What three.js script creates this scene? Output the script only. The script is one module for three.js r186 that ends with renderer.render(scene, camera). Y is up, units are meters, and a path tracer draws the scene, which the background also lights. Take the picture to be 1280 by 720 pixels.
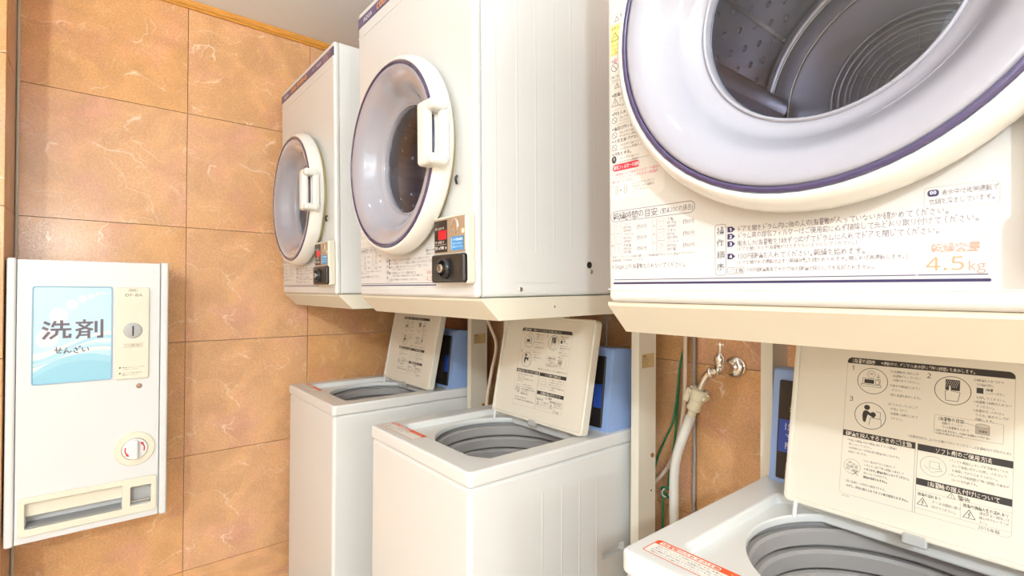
import * as THREE from 'three';
import { RoundedBoxGeometry } from 'three/addons/geometries/RoundedBoxGeometry.js';
import { mergeGeometries, toCreasedNormals } from 'three/addons/utils/BufferGeometryUtils.js';
import { RectAreaLightUniformsLib } from 'three/addons/lights/RectAreaLightUniformsLib.js';
import { Brush, Evaluator, SUBTRACTION } from 'three-bvh-csg';
import { createNoise2D } from 'simplex-noise';

// ---------------------------------------------------------------- camera, light, exposure
const EYE = 1.28;                                   // height of the lens above the floor
const scene = new THREE.Scene();
const camera = new THREE.PerspectiveCamera(2 * Math.atan(360 / 632) * 180 / Math.PI, 1280 / 720, 0.02, 30);
camera.position.set(0, EYE, 0);
camera.up.set(0, 0.99996, 0.00908);
camera.lookAt(-0.76982, EYE + 0.0058, -0.63824);
scene.background = new THREE.Color(0, 0, 0);
const renderer = new THREE.WebGLRenderer({ antialias: true });
renderer.toneMapping = THREE.LinearToneMapping;
renderer.toneMappingExposure = 0.41;
renderer.shadowMap.enabled = true;
RectAreaLightUniformsLib.init();
const LAMP = { down: 0.3, globe: 33, wall: 6, window: 0.25, up: 60 };  // candela of the downlights, globe lamp, wall lamps and added uplighter; nits of the window
const LAMP_COLOR = new THREE.Color(0.80, 0.915, 1);

// ---------------------------------------------------------------- helpers
const rng = (s) => () => { s = (s + 0x6d2b79f5) | 0; let t = Math.imul(s ^ (s >>> 15), 1 | s); t = (t + Math.imul(t ^ (t >>> 7), 61 | t)) ^ t; return ((t ^ (t >>> 14)) >>> 0) / 4294967296; };
const std = (r, g, b, roughness = 0.4, extra = {}) => new THREE.MeshPhysicalMaterial({ color: new THREE.Color().setRGB(r, g, b), roughness, ...extra });
const used = new Map();
const numbered = (n) => { const k = used.get(n) ?? 0; used.set(n, k + 1); return k ? n + '_' + String(k).padStart(3, '0') : n; };
function add(name, geo, mat, parent) {
  const m = new THREE.Mesh(geo, mat); m.name = parent === scene ? numbered(name) : name; m.castShadow = m.receiveShadow = true; parent.add(m); return m;
}
function thing(name, label, category, [x, y, z], group) {
  const o = new THREE.Group(); o.name = numbered(name); o.position.set(x, y, z); o.userData = { label, category }; if (group) o.userData.group = group; scene.add(o); return o;
}
function tag(o, label, category, group) { o.userData = { label, category }; if (group) o.userData.group = group; return o; }
function structure(name, geo, mat) { const m = add(name, geo, mat, scene); m.userData.kind = 'structure'; return m; }
const box = (x0, x1, y0, y1, z0, z1, r = 0, seg = 2) => {
  const w = x1 - x0, h = y1 - y0, d = z1 - z0;
  const g = r ? new RoundedBoxGeometry(w, h, d, seg, Math.min(r, w / 2.01, h / 2.01, d / 2.01)) : new THREE.BoxGeometry(w, h, d);
  return g.translate((x0 + x1) / 2, (y0 + y1) / 2, (z0 + z1) / 2);
};
const tube = (pts, r, seg = 32, rad = 10) => new THREE.TubeGeometry(new THREE.CatmullRomCurve3(pts.map((p) => new THREE.Vector3(...p)), false, 'centripetal'), seg, r, rad);
const lathe = (pts, seg = 64) => new THREE.LatheGeometry(pts.map((p) => new THREE.Vector2(...p)), seg);
const latheZ = (pts, seg = 72) => lathe(pts, seg).rotateX(Math.PI / 2);          // axis towards +z
function roundRect(shape, x0, y0, x1, y1, r) {
  shape.moveTo(x0 + r, y0); shape.lineTo(x1 - r, y0); shape.quadraticCurveTo(x1, y0, x1, y0 + r); shape.lineTo(x1, y1 - r); shape.quadraticCurveTo(x1, y1, x1 - r, y1);
  shape.lineTo(x0 + r, y1); shape.quadraticCurveTo(x0, y1, x0, y1 - r); shape.lineTo(x0, y0 + r); shape.quadraticCurveTo(x0, y0, x0 + r, y0); return shape;
}
const extrude = (shape, depth, bevel = 0, seg = 24) => new THREE.ExtrudeGeometry(shape, { depth: depth - 2 * bevel, curveSegments: seg, bevelEnabled: bevel > 0, bevelSize: bevel, bevelThickness: bevel, bevelOffset: -bevel, bevelSegments: 3 }).translate(0, 0, bevel);
const evaluator = new Evaluator(); evaluator.useGroups = false;
const cut = (a, ...bs) => { let r = new Brush(a); r.updateMatrixWorld(); for (const b of bs) { const q = new Brush(b); q.updateMatrixWorld(); r = evaluator.evaluate(r, q, SUBTRACTION); } return r.geometry; };
function paper(w, h, draw) {
  const c = document.createElement('canvas'); c.width = w; c.height = h; const g = c.getContext('2d'); draw(g, w, h);
  const t = new THREE.CanvasTexture(c); t.colorSpace = THREE.SRGBColorSpace; t.anisotropy = 8; return t;
}
const planarUV = (geo, x0, y0, w, h) => { const p = geo.attributes.position, uv = geo.attributes.uv; for (let i = 0; i < p.count; i++) uv.setXY(i, (p.getX(i) - x0) / w, (p.getY(i) - y0) / h); return geo; };
const pill = (g, x, y, w, h, r) => { g.beginPath(); g.roundRect(x, y, w, h, r); };

// ---------------------------------------------------------------- lettering: a small stroke alphabet for the Japanese print
// A stroke is a run of x,y digits on a 0-9 grid; a letter followed by four digits places another sign inside the box x y w h (A = 10).
const KANA = {
  あ: '2272 404558 645738273564867859', い: '12163846 7286', う: '3152 2464746649', え: '3152 246419 45665989', お: '1353 30372817356586775 7293', か: '13635847 4119 7285',
  き: '2272 1474 4166 26385979', く: '702579', け: '111826 3393 707659', こ: '2272 16275888', さ: '2373 4166 26385979', し: '2027497886', す: '1393 606546354465676849', せ: '1494 717656 30375888',
  そ: '2171 7115 1585 85475879', た: '1353 3119 5484 55578888', ち: '1282 401655847749', つ: '145283867849', て: '1292 9254566989', と: '3044 734526384989', な: '1353 3115 7384 656749374778', に: '1118 5383 46487888',
  ぬ: '2138 6137181533638568 6857 7989', の: '52374826134161838668', は: '1118 3393 707758476889', ひ: '12422426395872 7294', ふ: '4152 43554836 2517 7596', へ: '053395', ほ: '1118 4292 4494 7077584768',
  ま: '2272 2474 505738274779', み: '2151281736566687 7359', め: '2138 613718153363856859', も: '404749687775 2373 2575', や: '1463838565 5153 3159', ゆ: '1227 274262846848 5059', よ: '5057382747799 5383', ら: '3152 222644647549', り: '212636 717659',
  る: '2171 7116 16447487684937', れ: '3039 133317 1763637889', ろ: '2171 7116 164474876849', わ: '3039 133317 1753838668', を: '1272 412546 7446373889', ん: '4119 194655687896',
  ア: '1181 8154 434629', イ: '7124 5349 ', ウ: '5153 1215 1282 826849', エ: '2282 5258 1898', オ: '1393 6069 6049 5318', カ: '1383 836858 413519', キ: '2272 1585 4059', ク: '3015 3282 826839', ケ: '3014 2292 625639', サ: '1393 3035 706749',
  シ: '2132 2343 187895', ス: '2282 825918 5589', セ: '1484 8456 303858 5889', ソ: '2234 816739', タ: '3015 3282 826739 3557', チ: '2171 1494 514739', ッ: '2334 5354 836749', ツ: '2234 5253 826739', テ: '2272 1494 544739', ト: '3039 3476', ナ: '1393 514739',
  ニ: '2272 1898', ノ: '815728', ハ: '4218 6298', ヒ: '2028 2878 7424', フ: '2282 826839', ホ: '1393 5059 3517 6587', マ: '1282 8246 3558', ミ: '2172 2474 1779', ム: '4118 1888 6689', モ: '2272 1484 4048 4888', ヤ: '1393 9365 3159', ユ: '2272 7268 0898',
  ヨ: '2282 8289 2989 2585', ラ: '2272 1484 845939', リ: '2125 717649', ル: '313619 6168 6896', レ: '2129 2976', ロ: '2282 8288 2888 2228', ワ: '1282 1215 825838', ン: '1243 187894', ー: '1494', 々: '3015 3282 8236 3557',
};
const VOICED = { が: 'か', ぎ: 'き', ぐ: 'く', げ: 'け', ご: 'こ', ざ: 'さ', じ: 'し', ず: 'す', ぜ: 'せ', だ: 'た', づ: 'つ', で: 'て', ど: 'と', ば: 'は', び: 'ひ', ぶ: 'ふ', ガ: 'カ', グ: 'ク', ゴ: 'コ', ジ: 'シ', ズ: 'ス', ダ: 'タ', デ: 'テ', ド: 'ト', バ: 'ハ', ボ: 'ホ', ブ: 'フ' };
const HALF_VOICED = { パ: 'ハ', プ: 'フ', ポ: 'ホ' };
const SMALL = { っ: 'つ', ゃ: 'や', ゅ: 'ゆ', ょ: 'よ', ッ: 'ツ', ャ: 'ヤ', ュ: 'ユ', ョ: 'ヨ', ィ: 'イ', ァ: 'ア', ェ: 'エ' };
const KANJI = {
  氵: '1133 0426 0937', 亻: '9005 5359', 扌: '0282 5059 5939 0764', 木: '0393 5059 5308 5397', 火: '5055 5519 5599 1224 8364', 日: '1181 8189 8919 1911 1585', 目: '2181 8189 8929 2921 2383 2686', 口: '1181 8189 8919 1911', 土: '2373 5059 0999',
  女: '4026 2699 7348 4809 0393', 宀: '5054 1494 1419 9499', 广: '5051 1292 1216 1609', 門: '1119 1141 4144 4414 1242 6191 9199 6164 6494 6292 9979', 貝: '2181 8187 8727 2721 2383 2585 3719 6799', 頁: '1191 5133 2383 8387 8727 2723 2585 3719 6799',
  車: '1191 2383 8387 8727 2723 2585 0898 5059', 石: '1191 5106 3484 8489 8939 3934', 言: '5051 0292 2474 2676 2878 2829 7879 2979', 心: '1419 3338 3898 9885 5254 8396', 隹: '3014 2229 2292 2484 2686 2999 6269', 羽: '1141 4149 1434 1838 6191 9199 6484 6888',
  先: '3113 2282 5055 1595 3538 3809 6568 6898 9896', 翟: '羽00A4 隹04A6', 喿: '口3053 口0453 口5453 木06A4', 辶: '1122 0424 2427 2708 2799', 刂: '2227 8089 8969', 衣: '5051 0292 5205 3538 3958 5599 8364', 尸: '1181 8183 8313 1116 1609', 雨: '2171 0393 0309 9399 5159 2535 2737 6575 6777',
  洗: '氵003A 先307A', 濯: '氵003A 翟307A', 順: '1016 1609 2229 4049 頁506A', 序: '广00AA 3373 7354 4455 2595 9587 5559 5939', 剤: '2161 4041 1262 1354 5305 1419 5459 1656 刂604A', 硬: '石004A 0191 更505A', 更: '0191 1383 8386 8616 1613 1485 5156 5609 2799',
  貨: '2004 1316 6065 6595 9473 貝25A5', 投: '扌004A 殳406A', 殳: '2124 2405 2171 7173 7393 1585 8509 2599', 入: '3151 5109 4599', 人: '5047 4709 4699', 注: '氵003A 主307A', 主: '4051 1282 2575 0999 5259', 意: '5051 1191 3132 7172 0393 日23A4 心16A4',
  使: '亻003A 更307A', 用: '2181 8189 8969 2126 2609 2484 2686 5159', 方: '5051 1292 4245 4519 4575 7579 7959', 法: '氵003A 去307A', 去: '1282 5055 0595 4518 1888 6799', 機: '木004A 2003 2333 2305 4555 7053 5383 8355 3696 5159 5999 8389',
  据: '扌004A 居406A', 居: '尸00AA 2595 5457 3787 8789 8939 3937', 付: '亻003A 寸307A', 寸: '0393 7079 7959 2446', 警: '敬00A5 言15A5', 敬: '0141 1012 3032 1403 1343 4349 4919 1636 6053 5393 8359 5599', 告: '2013 1383 5055 0595 2686 8689 8929 2926',
  運: '辶00AA 車3077 3191', 転: '車005A 云505A', 云: '1181 0494 4418 1888 6699', 中: '1282 8286 8616 1612 5059', 表: '1282 2474 0595 5055 5508 3739 3968 5599', 示: '2272 0494 5449 4939 3617 6697', 部: '3031 0151 1122 4132 0454 1646 4649 4919 1916 7079 7191 9173 7396 9675',
  残: '0141 2004 1343 4309 1535 5292 5494 5696 6066 6699 9278', 時: '日014A 寺406A', 寺: '1181 5053 0393 0595 7479 7959 2647', 間: '門00AA 日3546', 乾: '0141 2002 0343 4346 4606 0603 0545 0747 2609 2629 6052 5191 5494 9457 5799 9996', 燥: '火004A 喿406A',
  安: '宀00A4 女13A7', 室: '宀00A4 1383 4325 2575 5459 2777 0999', 温: '氵003A 日4145 2688 3787 3639 5659 7679', 場: '土004A 日5044 4595 5538 5696 9589 8969', 合: '5013 5093 3363 2585 8589 8929 2925', 操: '扌004A 喿406A', 作: '亻003A 乍307A', 乍: '2004 1292 4249 4484 4787',
  開: '門00AA 3575 2787 4549 6569', 閉: '門00AA 2686 6449 5569', 内: '1219 1292 9299 9979 5054 5427 5477', 他: '亻003A 也307A', 也: '0583 8386 5157 2128 2898 9896', 物: '2013 1353 3039 0564 6046 4282 9289 8969 6148 7369', 確: '石004A 隹506A 5191', 実: '宀00A4 3474 3676 0898 5256 5609 5699',
  奥: '5051 1181 1116 8186 3373 5156 3463 0696 5609 5699', 排: '扌004A 5059 7079 4252 4555 4857 7292 7595 7898', 気: '3003 2191 2373 1575 7577 7799 9996 2749 5728', 前: '3032 7062 0292 1444 4449 1419 1646 1848 6557 8489 8969', 必: '4152 2338 3898 9886 7118 1416 8496',
  掃: '扌004A 5181 8184 5184 4494 4646 9646 5659 8689 6569', 除: '0109 0131 3123 2337 3727 6043 6093 5474 4696 6369 5748 7798', 元: '2272 0494 3438 3809 6468 6898 9896', 取: '0151 1118 4149 1343 1545 0847 5292 9258 5399', 脱: '1119 1141 4149 1343 1545 5062 9082 5383 8386 8656 5653 6649 7679 7999', 水: '5059 5939 1343 4309 8354 5499',
  枚: '木004A 攵506A', 攵: '3014 1393 7309 2499', 広: '广00AA 5327 2787 6799', 円: '1119 1191 9199 9979 1585 5155', 始: '女005A 7053 5393 5696 9699 9959 5956', 止: '5059 5494 2429 0999', 状: '3039 1124 0837 4494 7074 7449 7499 8191', 態: '1032 0343 0345 心16A4 3335 5052 6394 貝0046',
  再: '1191 2319 2383 8389 5158 2585 0797', 専: '1191 2282 2484 8286 2286 2686 5056 0797 7799 3748', 返: '辶00AA 4191 4147 5384 5489', 却: '去005A 6191 9197 6169 9787', 送: '辶00AA 4051 7060 3292 3494 6246 5588', 風: '1119 1191 9199 3373 5458 3474 7476 3436 3676', 冷: '1122 0927 5023 5093 4464 3686 8658 5798',
  類: '0242 2025 0425 2545 0747 2609 2649 頁506A', 容: '宀00A4 3324 6384 5519 5599 3787 3739 8789 3989', 量: '日20A3 0484 日24A3 1888 0999 5589', 以: '2127 0846 3445 8157 5709 6698', 上: '5059 5494 0999', 下: '0191 5159 5476', 感: '1191 1119 心16A4 3353 3575 7083 6286 8698 3454', 電: '2171 0393 0305 9395 5055 日25A4 5059 5999',
  恐: '1151 3156 0757 6191 6169 9198 心16A4', 漏: '氵003A 3191 3193 3393 3139 雨44A6', 災: '3013 1325 5033 3345 7053 5365 火04AA', 年: '3014 2282 2585 0797 5259 3437', 製: '0131 2024 0434 1343 6064 8085 衣05A5', 約: '3013 1333 3305 0535 2539 0719 4829 6054 5292 9289 8969 6376', 分: '4015 6094 2484 8489 8969 5529',
  金: '5014 5094 3363 2575 5359 3748 7768 0999', 額: '宀004A 2324 4549 1939 頁506A', 回: '1191 9199 9919 1911 3373 7377 7737 3733', 後: '3014 3205 2529 7052 5284 8253 5696 5648 6599', 着: '3042 7062 1191 2383 0595 4509 目36A4', 多: '5024 4083 8346 5538 5596 9629', 所: '0141 1343 4346 1316 1609 8062 6268 6849 6494 8489', 湿: '氵003A 日4055 5158 7178 4696 3999',
  綿: '3013 1333 3305 0535 2539 6051 5181 8185 5155 5383 4696 4649 9699 6569', 化: '4014 2529 6068 6898 9896 9364', 繊: '3013 1333 3305 0535 2539 4191 4494 6063 8099 5559 7577', 度: '广00AA 2393 4146 7176 4676 3787 8739 5799', 本: '0292 5059 5206 5296 3777', 成: '1191 1119 1444 4448 6068 6899 8273', 押: '扌004A 5191 9196 9656 5651 5393 7179', 洋: '氵003A 4051 8070 4191 4494 3696 6169', 売: '2171 5052 2373 1515 9596 4648 4819 6669 6999',
};
function strokesOf(ch, x, y, w, h, out, depth = 0) {
  let src = KANA[ch], smooth = true;
  if (src === undefined) { src = KANJI[ch]; smooth = false; }
  if (src === undefined) {                        // tiny print nobody can read: a dense square sign
    const k = ch.charCodeAt(0);
    src = ['1181 8189 8919 1911 1585 5159', '0292 5059 2474 1696 5618 5688', '2029 0242 日406A', '4014 2529 5191 5494 7079 5697', '5051 1292 日24A6', '0141 2029 0545 5191 9199 5155 5595'][k % 6]; smooth = false;
  }
  for (const t of src.split(' ')) {
    if (!t) continue;
    if (/^\d/.test(t)) {
      const p = [];
      for (let i = 0; i + 1 < t.length; i += 2) p.push([x + (+t[i] + 0.4) / 9.8 * w, y + (+t[i + 1] + 0.4) / 9.8 * h]);
      out.push([p, smooth]);
    } else if (depth < 4) {
      const v = [...t.slice(1)].map((c) => (c === 'A' ? 10 : +c) / 10);
      strokesOf(t[0], x + v[0] * w, y + v[1] * h, v[2] * w, v[3] * h, out, depth + 1);
    }
  }
}
function drawSign(g, ch, x, y, s, weight) {
  const out = [];
  let base = ch, mark = '';
  if (VOICED[ch]) { base = VOICED[ch]; mark = 'v'; } else if (HALF_VOICED[ch]) { base = HALF_VOICED[ch]; mark = 'h'; }
  if (SMALL[base]) strokesOf(SMALL[base], x + s * 0.15, y + s * 0.3, s * 0.66, s * 0.66, out); else strokesOf(base, x, y, mark ? s * 0.9 : s, s, out);
  if (mark === 'v') out.push([[[x + s * 0.78, y + s * 0.06], [x + s * 0.85, y + s * 0.18]], false], [[[x + s * 0.9, y], [x + s * 0.97, y + s * 0.12]], false]);
  g.lineWidth = s * weight; g.lineCap = 'round'; g.lineJoin = 'round';
  if (mark === 'h') { g.beginPath(); g.arc(x + s * 0.87, y + s * 0.12, s * 0.08, 0, 7); g.stroke(); }
  for (const [p, smooth] of out) {
    g.beginPath(); g.moveTo(...p[0]);
    if (smooth && p.length > 2) { for (let i = 1; i < p.length - 1; i++) { const e = i === p.length - 2 ? p[i + 1] : [(p[i][0] + p[i + 1][0]) / 2, (p[i][1] + p[i + 1][1]) / 2]; g.quadraticCurveTo(...p[i], ...e); } } else for (let i = 1; i < p.length; i++) g.lineTo(...p[i]);
    g.stroke();
  }
}
// one line of print: x, y is its top left, s the height of a sign; returns where it ends
function print(g, text, x, y, s, { color = '#333', weight = 0.09, gap = 1.04, down = false, wide = 1, bold = false } = {}) {
  g.fillStyle = g.strokeStyle = color;
  for (let ch of text) {
    ch = { '（': '(', '）': ')', '℃': 'C', '〜': '~' }[ch] ?? ch;
    if (ch === ' ') { x += s * 0.4; continue; }
    if (ch === '、' || ch === '。') { g.lineWidth = s * weight; g.beginPath(); if (ch === '。') g.arc(x + s * 0.2, y + s * 0.85, s * 0.12, 0, 7); else { g.moveTo(x + s * 0.1, y + s * 0.75); g.lineTo(x + s * 0.28, y + s * 0.95); } g.stroke(); x += s * 0.6; continue; }
    if (ch === '・' || ch === '●') { g.beginPath(); g.arc(x + s * 0.3, y + s * 0.5, s * (ch === '●' ? 0.22 : 0.13), 0, 7); g.fill(); x += s * 0.6; continue; }
    if (ch === '「' || ch === '」') { g.lineWidth = s * weight; g.beginPath(); if (ch === '「') { g.moveTo(x + s * 0.5, y + s * 0.05); g.lineTo(x + s * 0.25, y + s * 0.05); g.lineTo(x + s * 0.25, y + s * 0.6); } else { g.moveTo(x + s * 0.25, y + s * 0.35); g.lineTo(x + s * 0.25, y + s * 0.92); g.lineTo(x, y + s * 0.92); } g.stroke(); x += s * 0.55; continue; }
    if ('①②③④'.includes(ch)) { g.lineWidth = s * 0.06; g.beginPath(); g.arc(x + s * 0.45, y + s * 0.5, s * 0.42, 0, 7); g.stroke(); g.font = Math.round(s * 0.7) + 'px sans-serif'; g.fillText(String('①②③④'.indexOf(ch) + 1), x + s * 0.26, y + s * 0.76); x += s * 0.95; continue; }
    if (ch.charCodeAt(0) < 0x2e80) {
      g.save(); g.font = (bold ? 'bold ' : '') + Math.round(s * 1.08) + 'px sans-serif'; g.textBaseline = 'alphabetic'; g.translate(x, y + s * 0.9); g.scale(wide, 1); g.fillText(ch, 0, 0); x += g.measureText(ch).width * wide + s * 0.02; g.restore(); continue;
    }
    if (wide !== 1) { g.save(); g.translate(x, 0); g.scale(wide, 1); drawSign(g, ch, 0, y, s, weight); g.restore(); } else drawSign(g, ch, x, y, s, weight);
    if (down) y += s * gap; else x += s * gap * wide;
  }
  return x;
}

// ---------------------------------------------------------------- materials
const CREAM = [0.80, 0.79, 0.76], CREAM_CSS = '#e7e6e2';
const M = {
  cream: std(...CREAM, 0.32, { clearcoat: 0.3, clearcoatRoughness: 0.2 }), lidCream: std(0.776, 0.723, 0.61, 0.4), ring: std(0.82, 0.80, 0.74, 0.25, { clearcoat: 0.4 }), stand: std(0.77, 0.705, 0.57, 0.45),
  violet: std(0.055, 0.04, 0.11, 0.2, { clearcoat: 0.6 }), dish: std(0.36, 0.345, 0.385, 0.12, { clearcoat: 1, clearcoatRoughness: 0.03 }), glass: new THREE.MeshPhysicalMaterial({ color: new THREE.Color().setRGB(0.80, 0.80, 0.86), roughness: 0.02, transmission: 1, thickness: 0, ior: 1.5 }),
  drum: std(0.56, 0.57, 0.64, 0.28, { metalness: 0.85 }), filter: std(0.50, 0.49, 0.52, 0.3, { metalness: 0.6 }), steel: std(0.62, 0.60, 0.56, 0.22, { metalness: 1 }), chrome: std(0.80, 0.76, 0.70, 0.08, { metalness: 1 }), champagne: std(0.52, 0.42, 0.30, 0.38, { metalness: 0.6 }),
  black: std(0.018, 0.015, 0.012, 0.3), blackGloss: std(0.012, 0.012, 0.014, 0.12), tub: std(0.34, 0.31, 0.29, 0.4), tubDark: std(0.03, 0.028, 0.028, 0.5), outerTub: std(0.26, 0.25, 0.245, 0.45), blue: std(0.30, 0.42, 0.70, 0.42), shade_collar: std(0.50, 0.38, 0.16, 0.6),
  white: std(0.84, 0.83, 0.81, 0.35), steelWhite: std(0.74, 0.735, 0.725, 0.3), beige: std(0.78, 0.72, 0.58, 0.45), wood: null, grout: std(0.44, 0.32, 0.21, 0.9), ceiling: std(0.92, 0.925, 0.93, 0.9), paint: std(0.74, 0.65, 0.54, 0.5), floor: std(0.58, 0.44, 0.30, 0.5), silver: std(0.45, 0.44, 0.42, 0.5),
  hose: std(0.76, 0.73, 0.67, 0.4), connector: std(0.82, 0.75, 0.55, 0.4), green: std(0.01, 0.16, 0.06, 0.45), cableBeige: std(0.72, 0.56, 0.42, 0.5), cableGrey: std(0.35, 0.33, 0.30, 0.5), copper: std(0.45, 0.22, 0.09, 0.35, { metalness: 0.8 }), redPrint: std(0.6, 0.03, 0.03, 0.5), bead: std(0.62, 0.58, 0.50, 0.4),
};
// marble-like tiles: clouds of peach and ochre with thin pale veins
function marble(seed, warm) {
  const n = createNoise2D(rng(seed)), S = 512, d = new Uint8Array(S * S * 4), fbm = (x, y, o) => { let a = 0.5, s = 0; for (let i = 0; i < o; i++) { s += a * n(x, y); x *= 2.03; y *= 2.03; a *= 0.5; } return s; };
  const turn = (seed * 1.7) % 3.1, ca = Math.cos(turn), sa = Math.sin(turn);
  for (let j = 0; j < S; j++) for (let i = 0; i < S; i++) {
    const u = i / S, v = j / S, wx = 0.13 * fbm(u * 2 + 9, v * 2, 4), wy = 0.13 * fbm(u * 2, v * 2 + 7, 4), x = ca * u - sa * v + wx, y = sa * u + ca * v + wy;
    const cloud = fbm(x * 2.2, y * 3.2, 5), grain = fbm(u * 46, v * 46, 3), fine = n(u * 190, v * 190), ridge = Math.abs(n(x * 1.9 + 3, y * 0.8)), ridge2 = Math.abs(n(x * 5.2, y * 2.0 + 5)), where = fbm(u * 3 + 4, v * 3, 2);
    const ridge3 = Math.abs(n(x * 10 + 21, y * 3.6)), line = (q, wd) => Math.exp(-((q / wd) ** 2)), vein = line(ridge, 0.016) * Math.min(1, Math.max(0, where * 3 + 0.45)) * 0.7 + line(ridge2, 0.034) * Math.min(1, Math.max(0, where * 2.4 + 0.1)) * 0.42 + line(ridge3, 0.07) * Math.min(1, Math.max(0, where * 2.2)) * 0.32, spot = Math.max(0, fbm(u * 9 + 2, v * 9, 3) - 0.3) * 0.3 + Math.max(0, fbm(u * 34, v * 34 + 5, 2) - 0.38) * 0.6, pink = Math.max(0, fbm(x * 1.4 + 11, y * 1.4, 3));
    const k = 1 + cloud * 0.075 + grain * 0.09 + fine * 0.045, t = Math.min(0.8, vein + spot);
    const r = (219 + pink * 2) * k, g = (169 - warm * 6 - pink * 6) * k, b = (125 - warm * 20 + pink * 16) * k, o = (j * S + i) * 4;
    d[o] = Math.min(255, r + (250 - r) * t); d[o + 1] = Math.min(255, g + (228 - g) * t); d[o + 2] = Math.min(255, b + (202 - b) * t); d[o + 3] = 255;
  }
  const tx = new THREE.DataTexture(d, S, S); tx.colorSpace = THREE.SRGBColorSpace; tx.magFilter = THREE.LinearFilter; tx.minFilter = THREE.LinearMipmapLinearFilter; tx.generateMipmaps = true; tx.needsUpdate = true;
  return new THREE.MeshPhysicalMaterial({ map: tx, roughness: 0.15, specularIntensity: 0.9, bumpMap: tx, bumpScale: 0.0006 });
}
const TILES = [[3, 0.1], [8, 0.6], [14, 0.9], [21, 0.35], [33, 0.8], [47, 0.2]].map(([s, w]) => marble(s, w));
M.wood = (() => {
  const n = createNoise2D(rng(77)), d = new Uint8Array(256 * 64 * 4);
  for (let j = 0; j < 64; j++) for (let i = 0; i < 256; i++) { const k = 1 + 0.10 * n(i * 0.02, j * 0.25) + 0.05 * n(i * 0.1, j * 0.9), o = (j * 256 + i) * 4; d[o] = Math.min(255, 214 * k); d[o + 1] = 148 * k; d[o + 2] = 62 * k; d[o + 3] = 255; }
  const tx = new THREE.DataTexture(d, 256, 64); tx.colorSpace = THREE.SRGBColorSpace; tx.magFilter = THREE.LinearFilter; tx.wrapS = tx.wrapT = THREE.RepeatWrapping; tx.needsUpdate = true;
  return new THREE.MeshPhysicalMaterial({ map: tx, roughness: 0.35 });
})();

// ---------------------------------------------------------------- the room
const XW = -2.375, ZB = -1.39, ZP = 0.204, TOP = EYE + 1.142, XR = 3.2, ZF = 2.7, XS = -2.12;
structure('floor', box(XW - 0.2, XR + 0.2, -0.1, 0, ZB - 0.2, ZF + 0.2), M.floor);
structure('ceiling', box(XW - 0.2, XR + 0.2, TOP, TOP + 0.1, ZB - 0.2, ZF + 0.2), M.ceiling);
const wallLeft = structure('wall_left', box(XW - 0.2, XW - 0.0095, 0, TOP, ZB - 0.2, ZP + 0.1), M.grout);
const wallBack = structure('wall_back', box(XW - 0.0095, XR + 0.2, 0, TOP, ZB - 0.2, ZB - 0.0095), M.grout);
const wallCorner = structure('wall_corner', box(XW - 0.0095, XS - 0.0095, 0, TOP, ZP + 0.0095, ZP + 0.2), M.grout);
const wallSide = structure('wall_side', box(XS - 0.2, XS - 0.0095, 0, TOP, ZP + 0.201, ZF + 0.2), M.grout);
structure('wall_front', cut(box(XS, XR + 0.2, 0, TOP, ZF, ZF + 0.2), box(0.3, 2.3, 0.9, 2.2, ZF - 0.1, ZF + 0.3)), M.paint);
{ // frosted window across from the machines
  const w = structure('window_1', box(0.302, 2.298, 0.902, 2.198, ZF + 0.05, ZF + 0.056), new THREE.MeshStandardMaterial({ color: 0xffffff, roughness: 0.6, emissive: new THREE.Color(0.96, 0.98, 1), emissiveIntensity: 2.5 }));
  add('window_frame', mergeGeometries([box(0.302, 0.35, 0.902, 2.198, ZF + 0.02, ZF + 0.049), box(2.25, 2.298, 0.902, 2.198, ZF + 0.02, ZF + 0.049), box(0.35, 2.25, 0.902, 0.95, ZF + 0.02, ZF + 0.049), box(0.35, 2.25, 2.15, 2.198, ZF + 0.02, ZF + 0.049), box(1.275, 1.325, 0.95, 2.15, ZF + 0.02, ZF + 0.049)]), std(0.5, 0.5, 0.5, 0.4), w);
  const l = new THREE.RectAreaLight(new THREE.Color(0.96, 0.98, 1), LAMP.window, 1.9, 1.2); l.position.set(1.3, 1.55, ZF + 0.01); l.lookAt(1.3, 1.55, 0); scene.add(l);
}
structure('wall_right', box(XR, XR + 0.2, 0, TOP, ZB - 0.0095, ZF), M.paint);
{
  const rows = [-1.28, -1.1205, -0.666, -0.2115, 0.243, 0.6975, 1.142].map((y) => y + EYE), J = 0.0011, rnd = rng(5);
  const lay = (parent, us, make) => { for (let r = 0; r + 1 < rows.length; r++) for (let c = 0; c + 1 < us.length; c++) add('tile', make(us[c] + J, us[c + 1] - J, rows[r] + J, rows[r + 1] - J, (rnd() - 0.5) * 0.0006), TILES[Math.floor(rnd() * TILES.length)], parent); };
  lay(wallLeft, [ZB, -1.2305, -0.757, -0.284, ZP], (a, b, y0, y1, d) => box(XW - 0.009, XW + d, y0, y1, a, b));
  lay(wallBack, [XW, -2.2305, -1.757, -1.2835, -0.81, -0.3365, 0.137, 0.61], (a, b, y0, y1, d) => box(a, b, y0, y1, ZB - 0.009, ZB + d));
  lay(wallSide, [ZP, 0.61, 1.08, 1.56, 2.03, ZF], (a, b, y0, y1, d) => box(XS - 0.009, XS + d, y0, y1, a, b));
  lay(wallCorner, [XW, XS - 0.009], (a, b, y0, y1, d) => box(a, b, y0, y1, ZP - d, ZP + 0.009));
}
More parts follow.
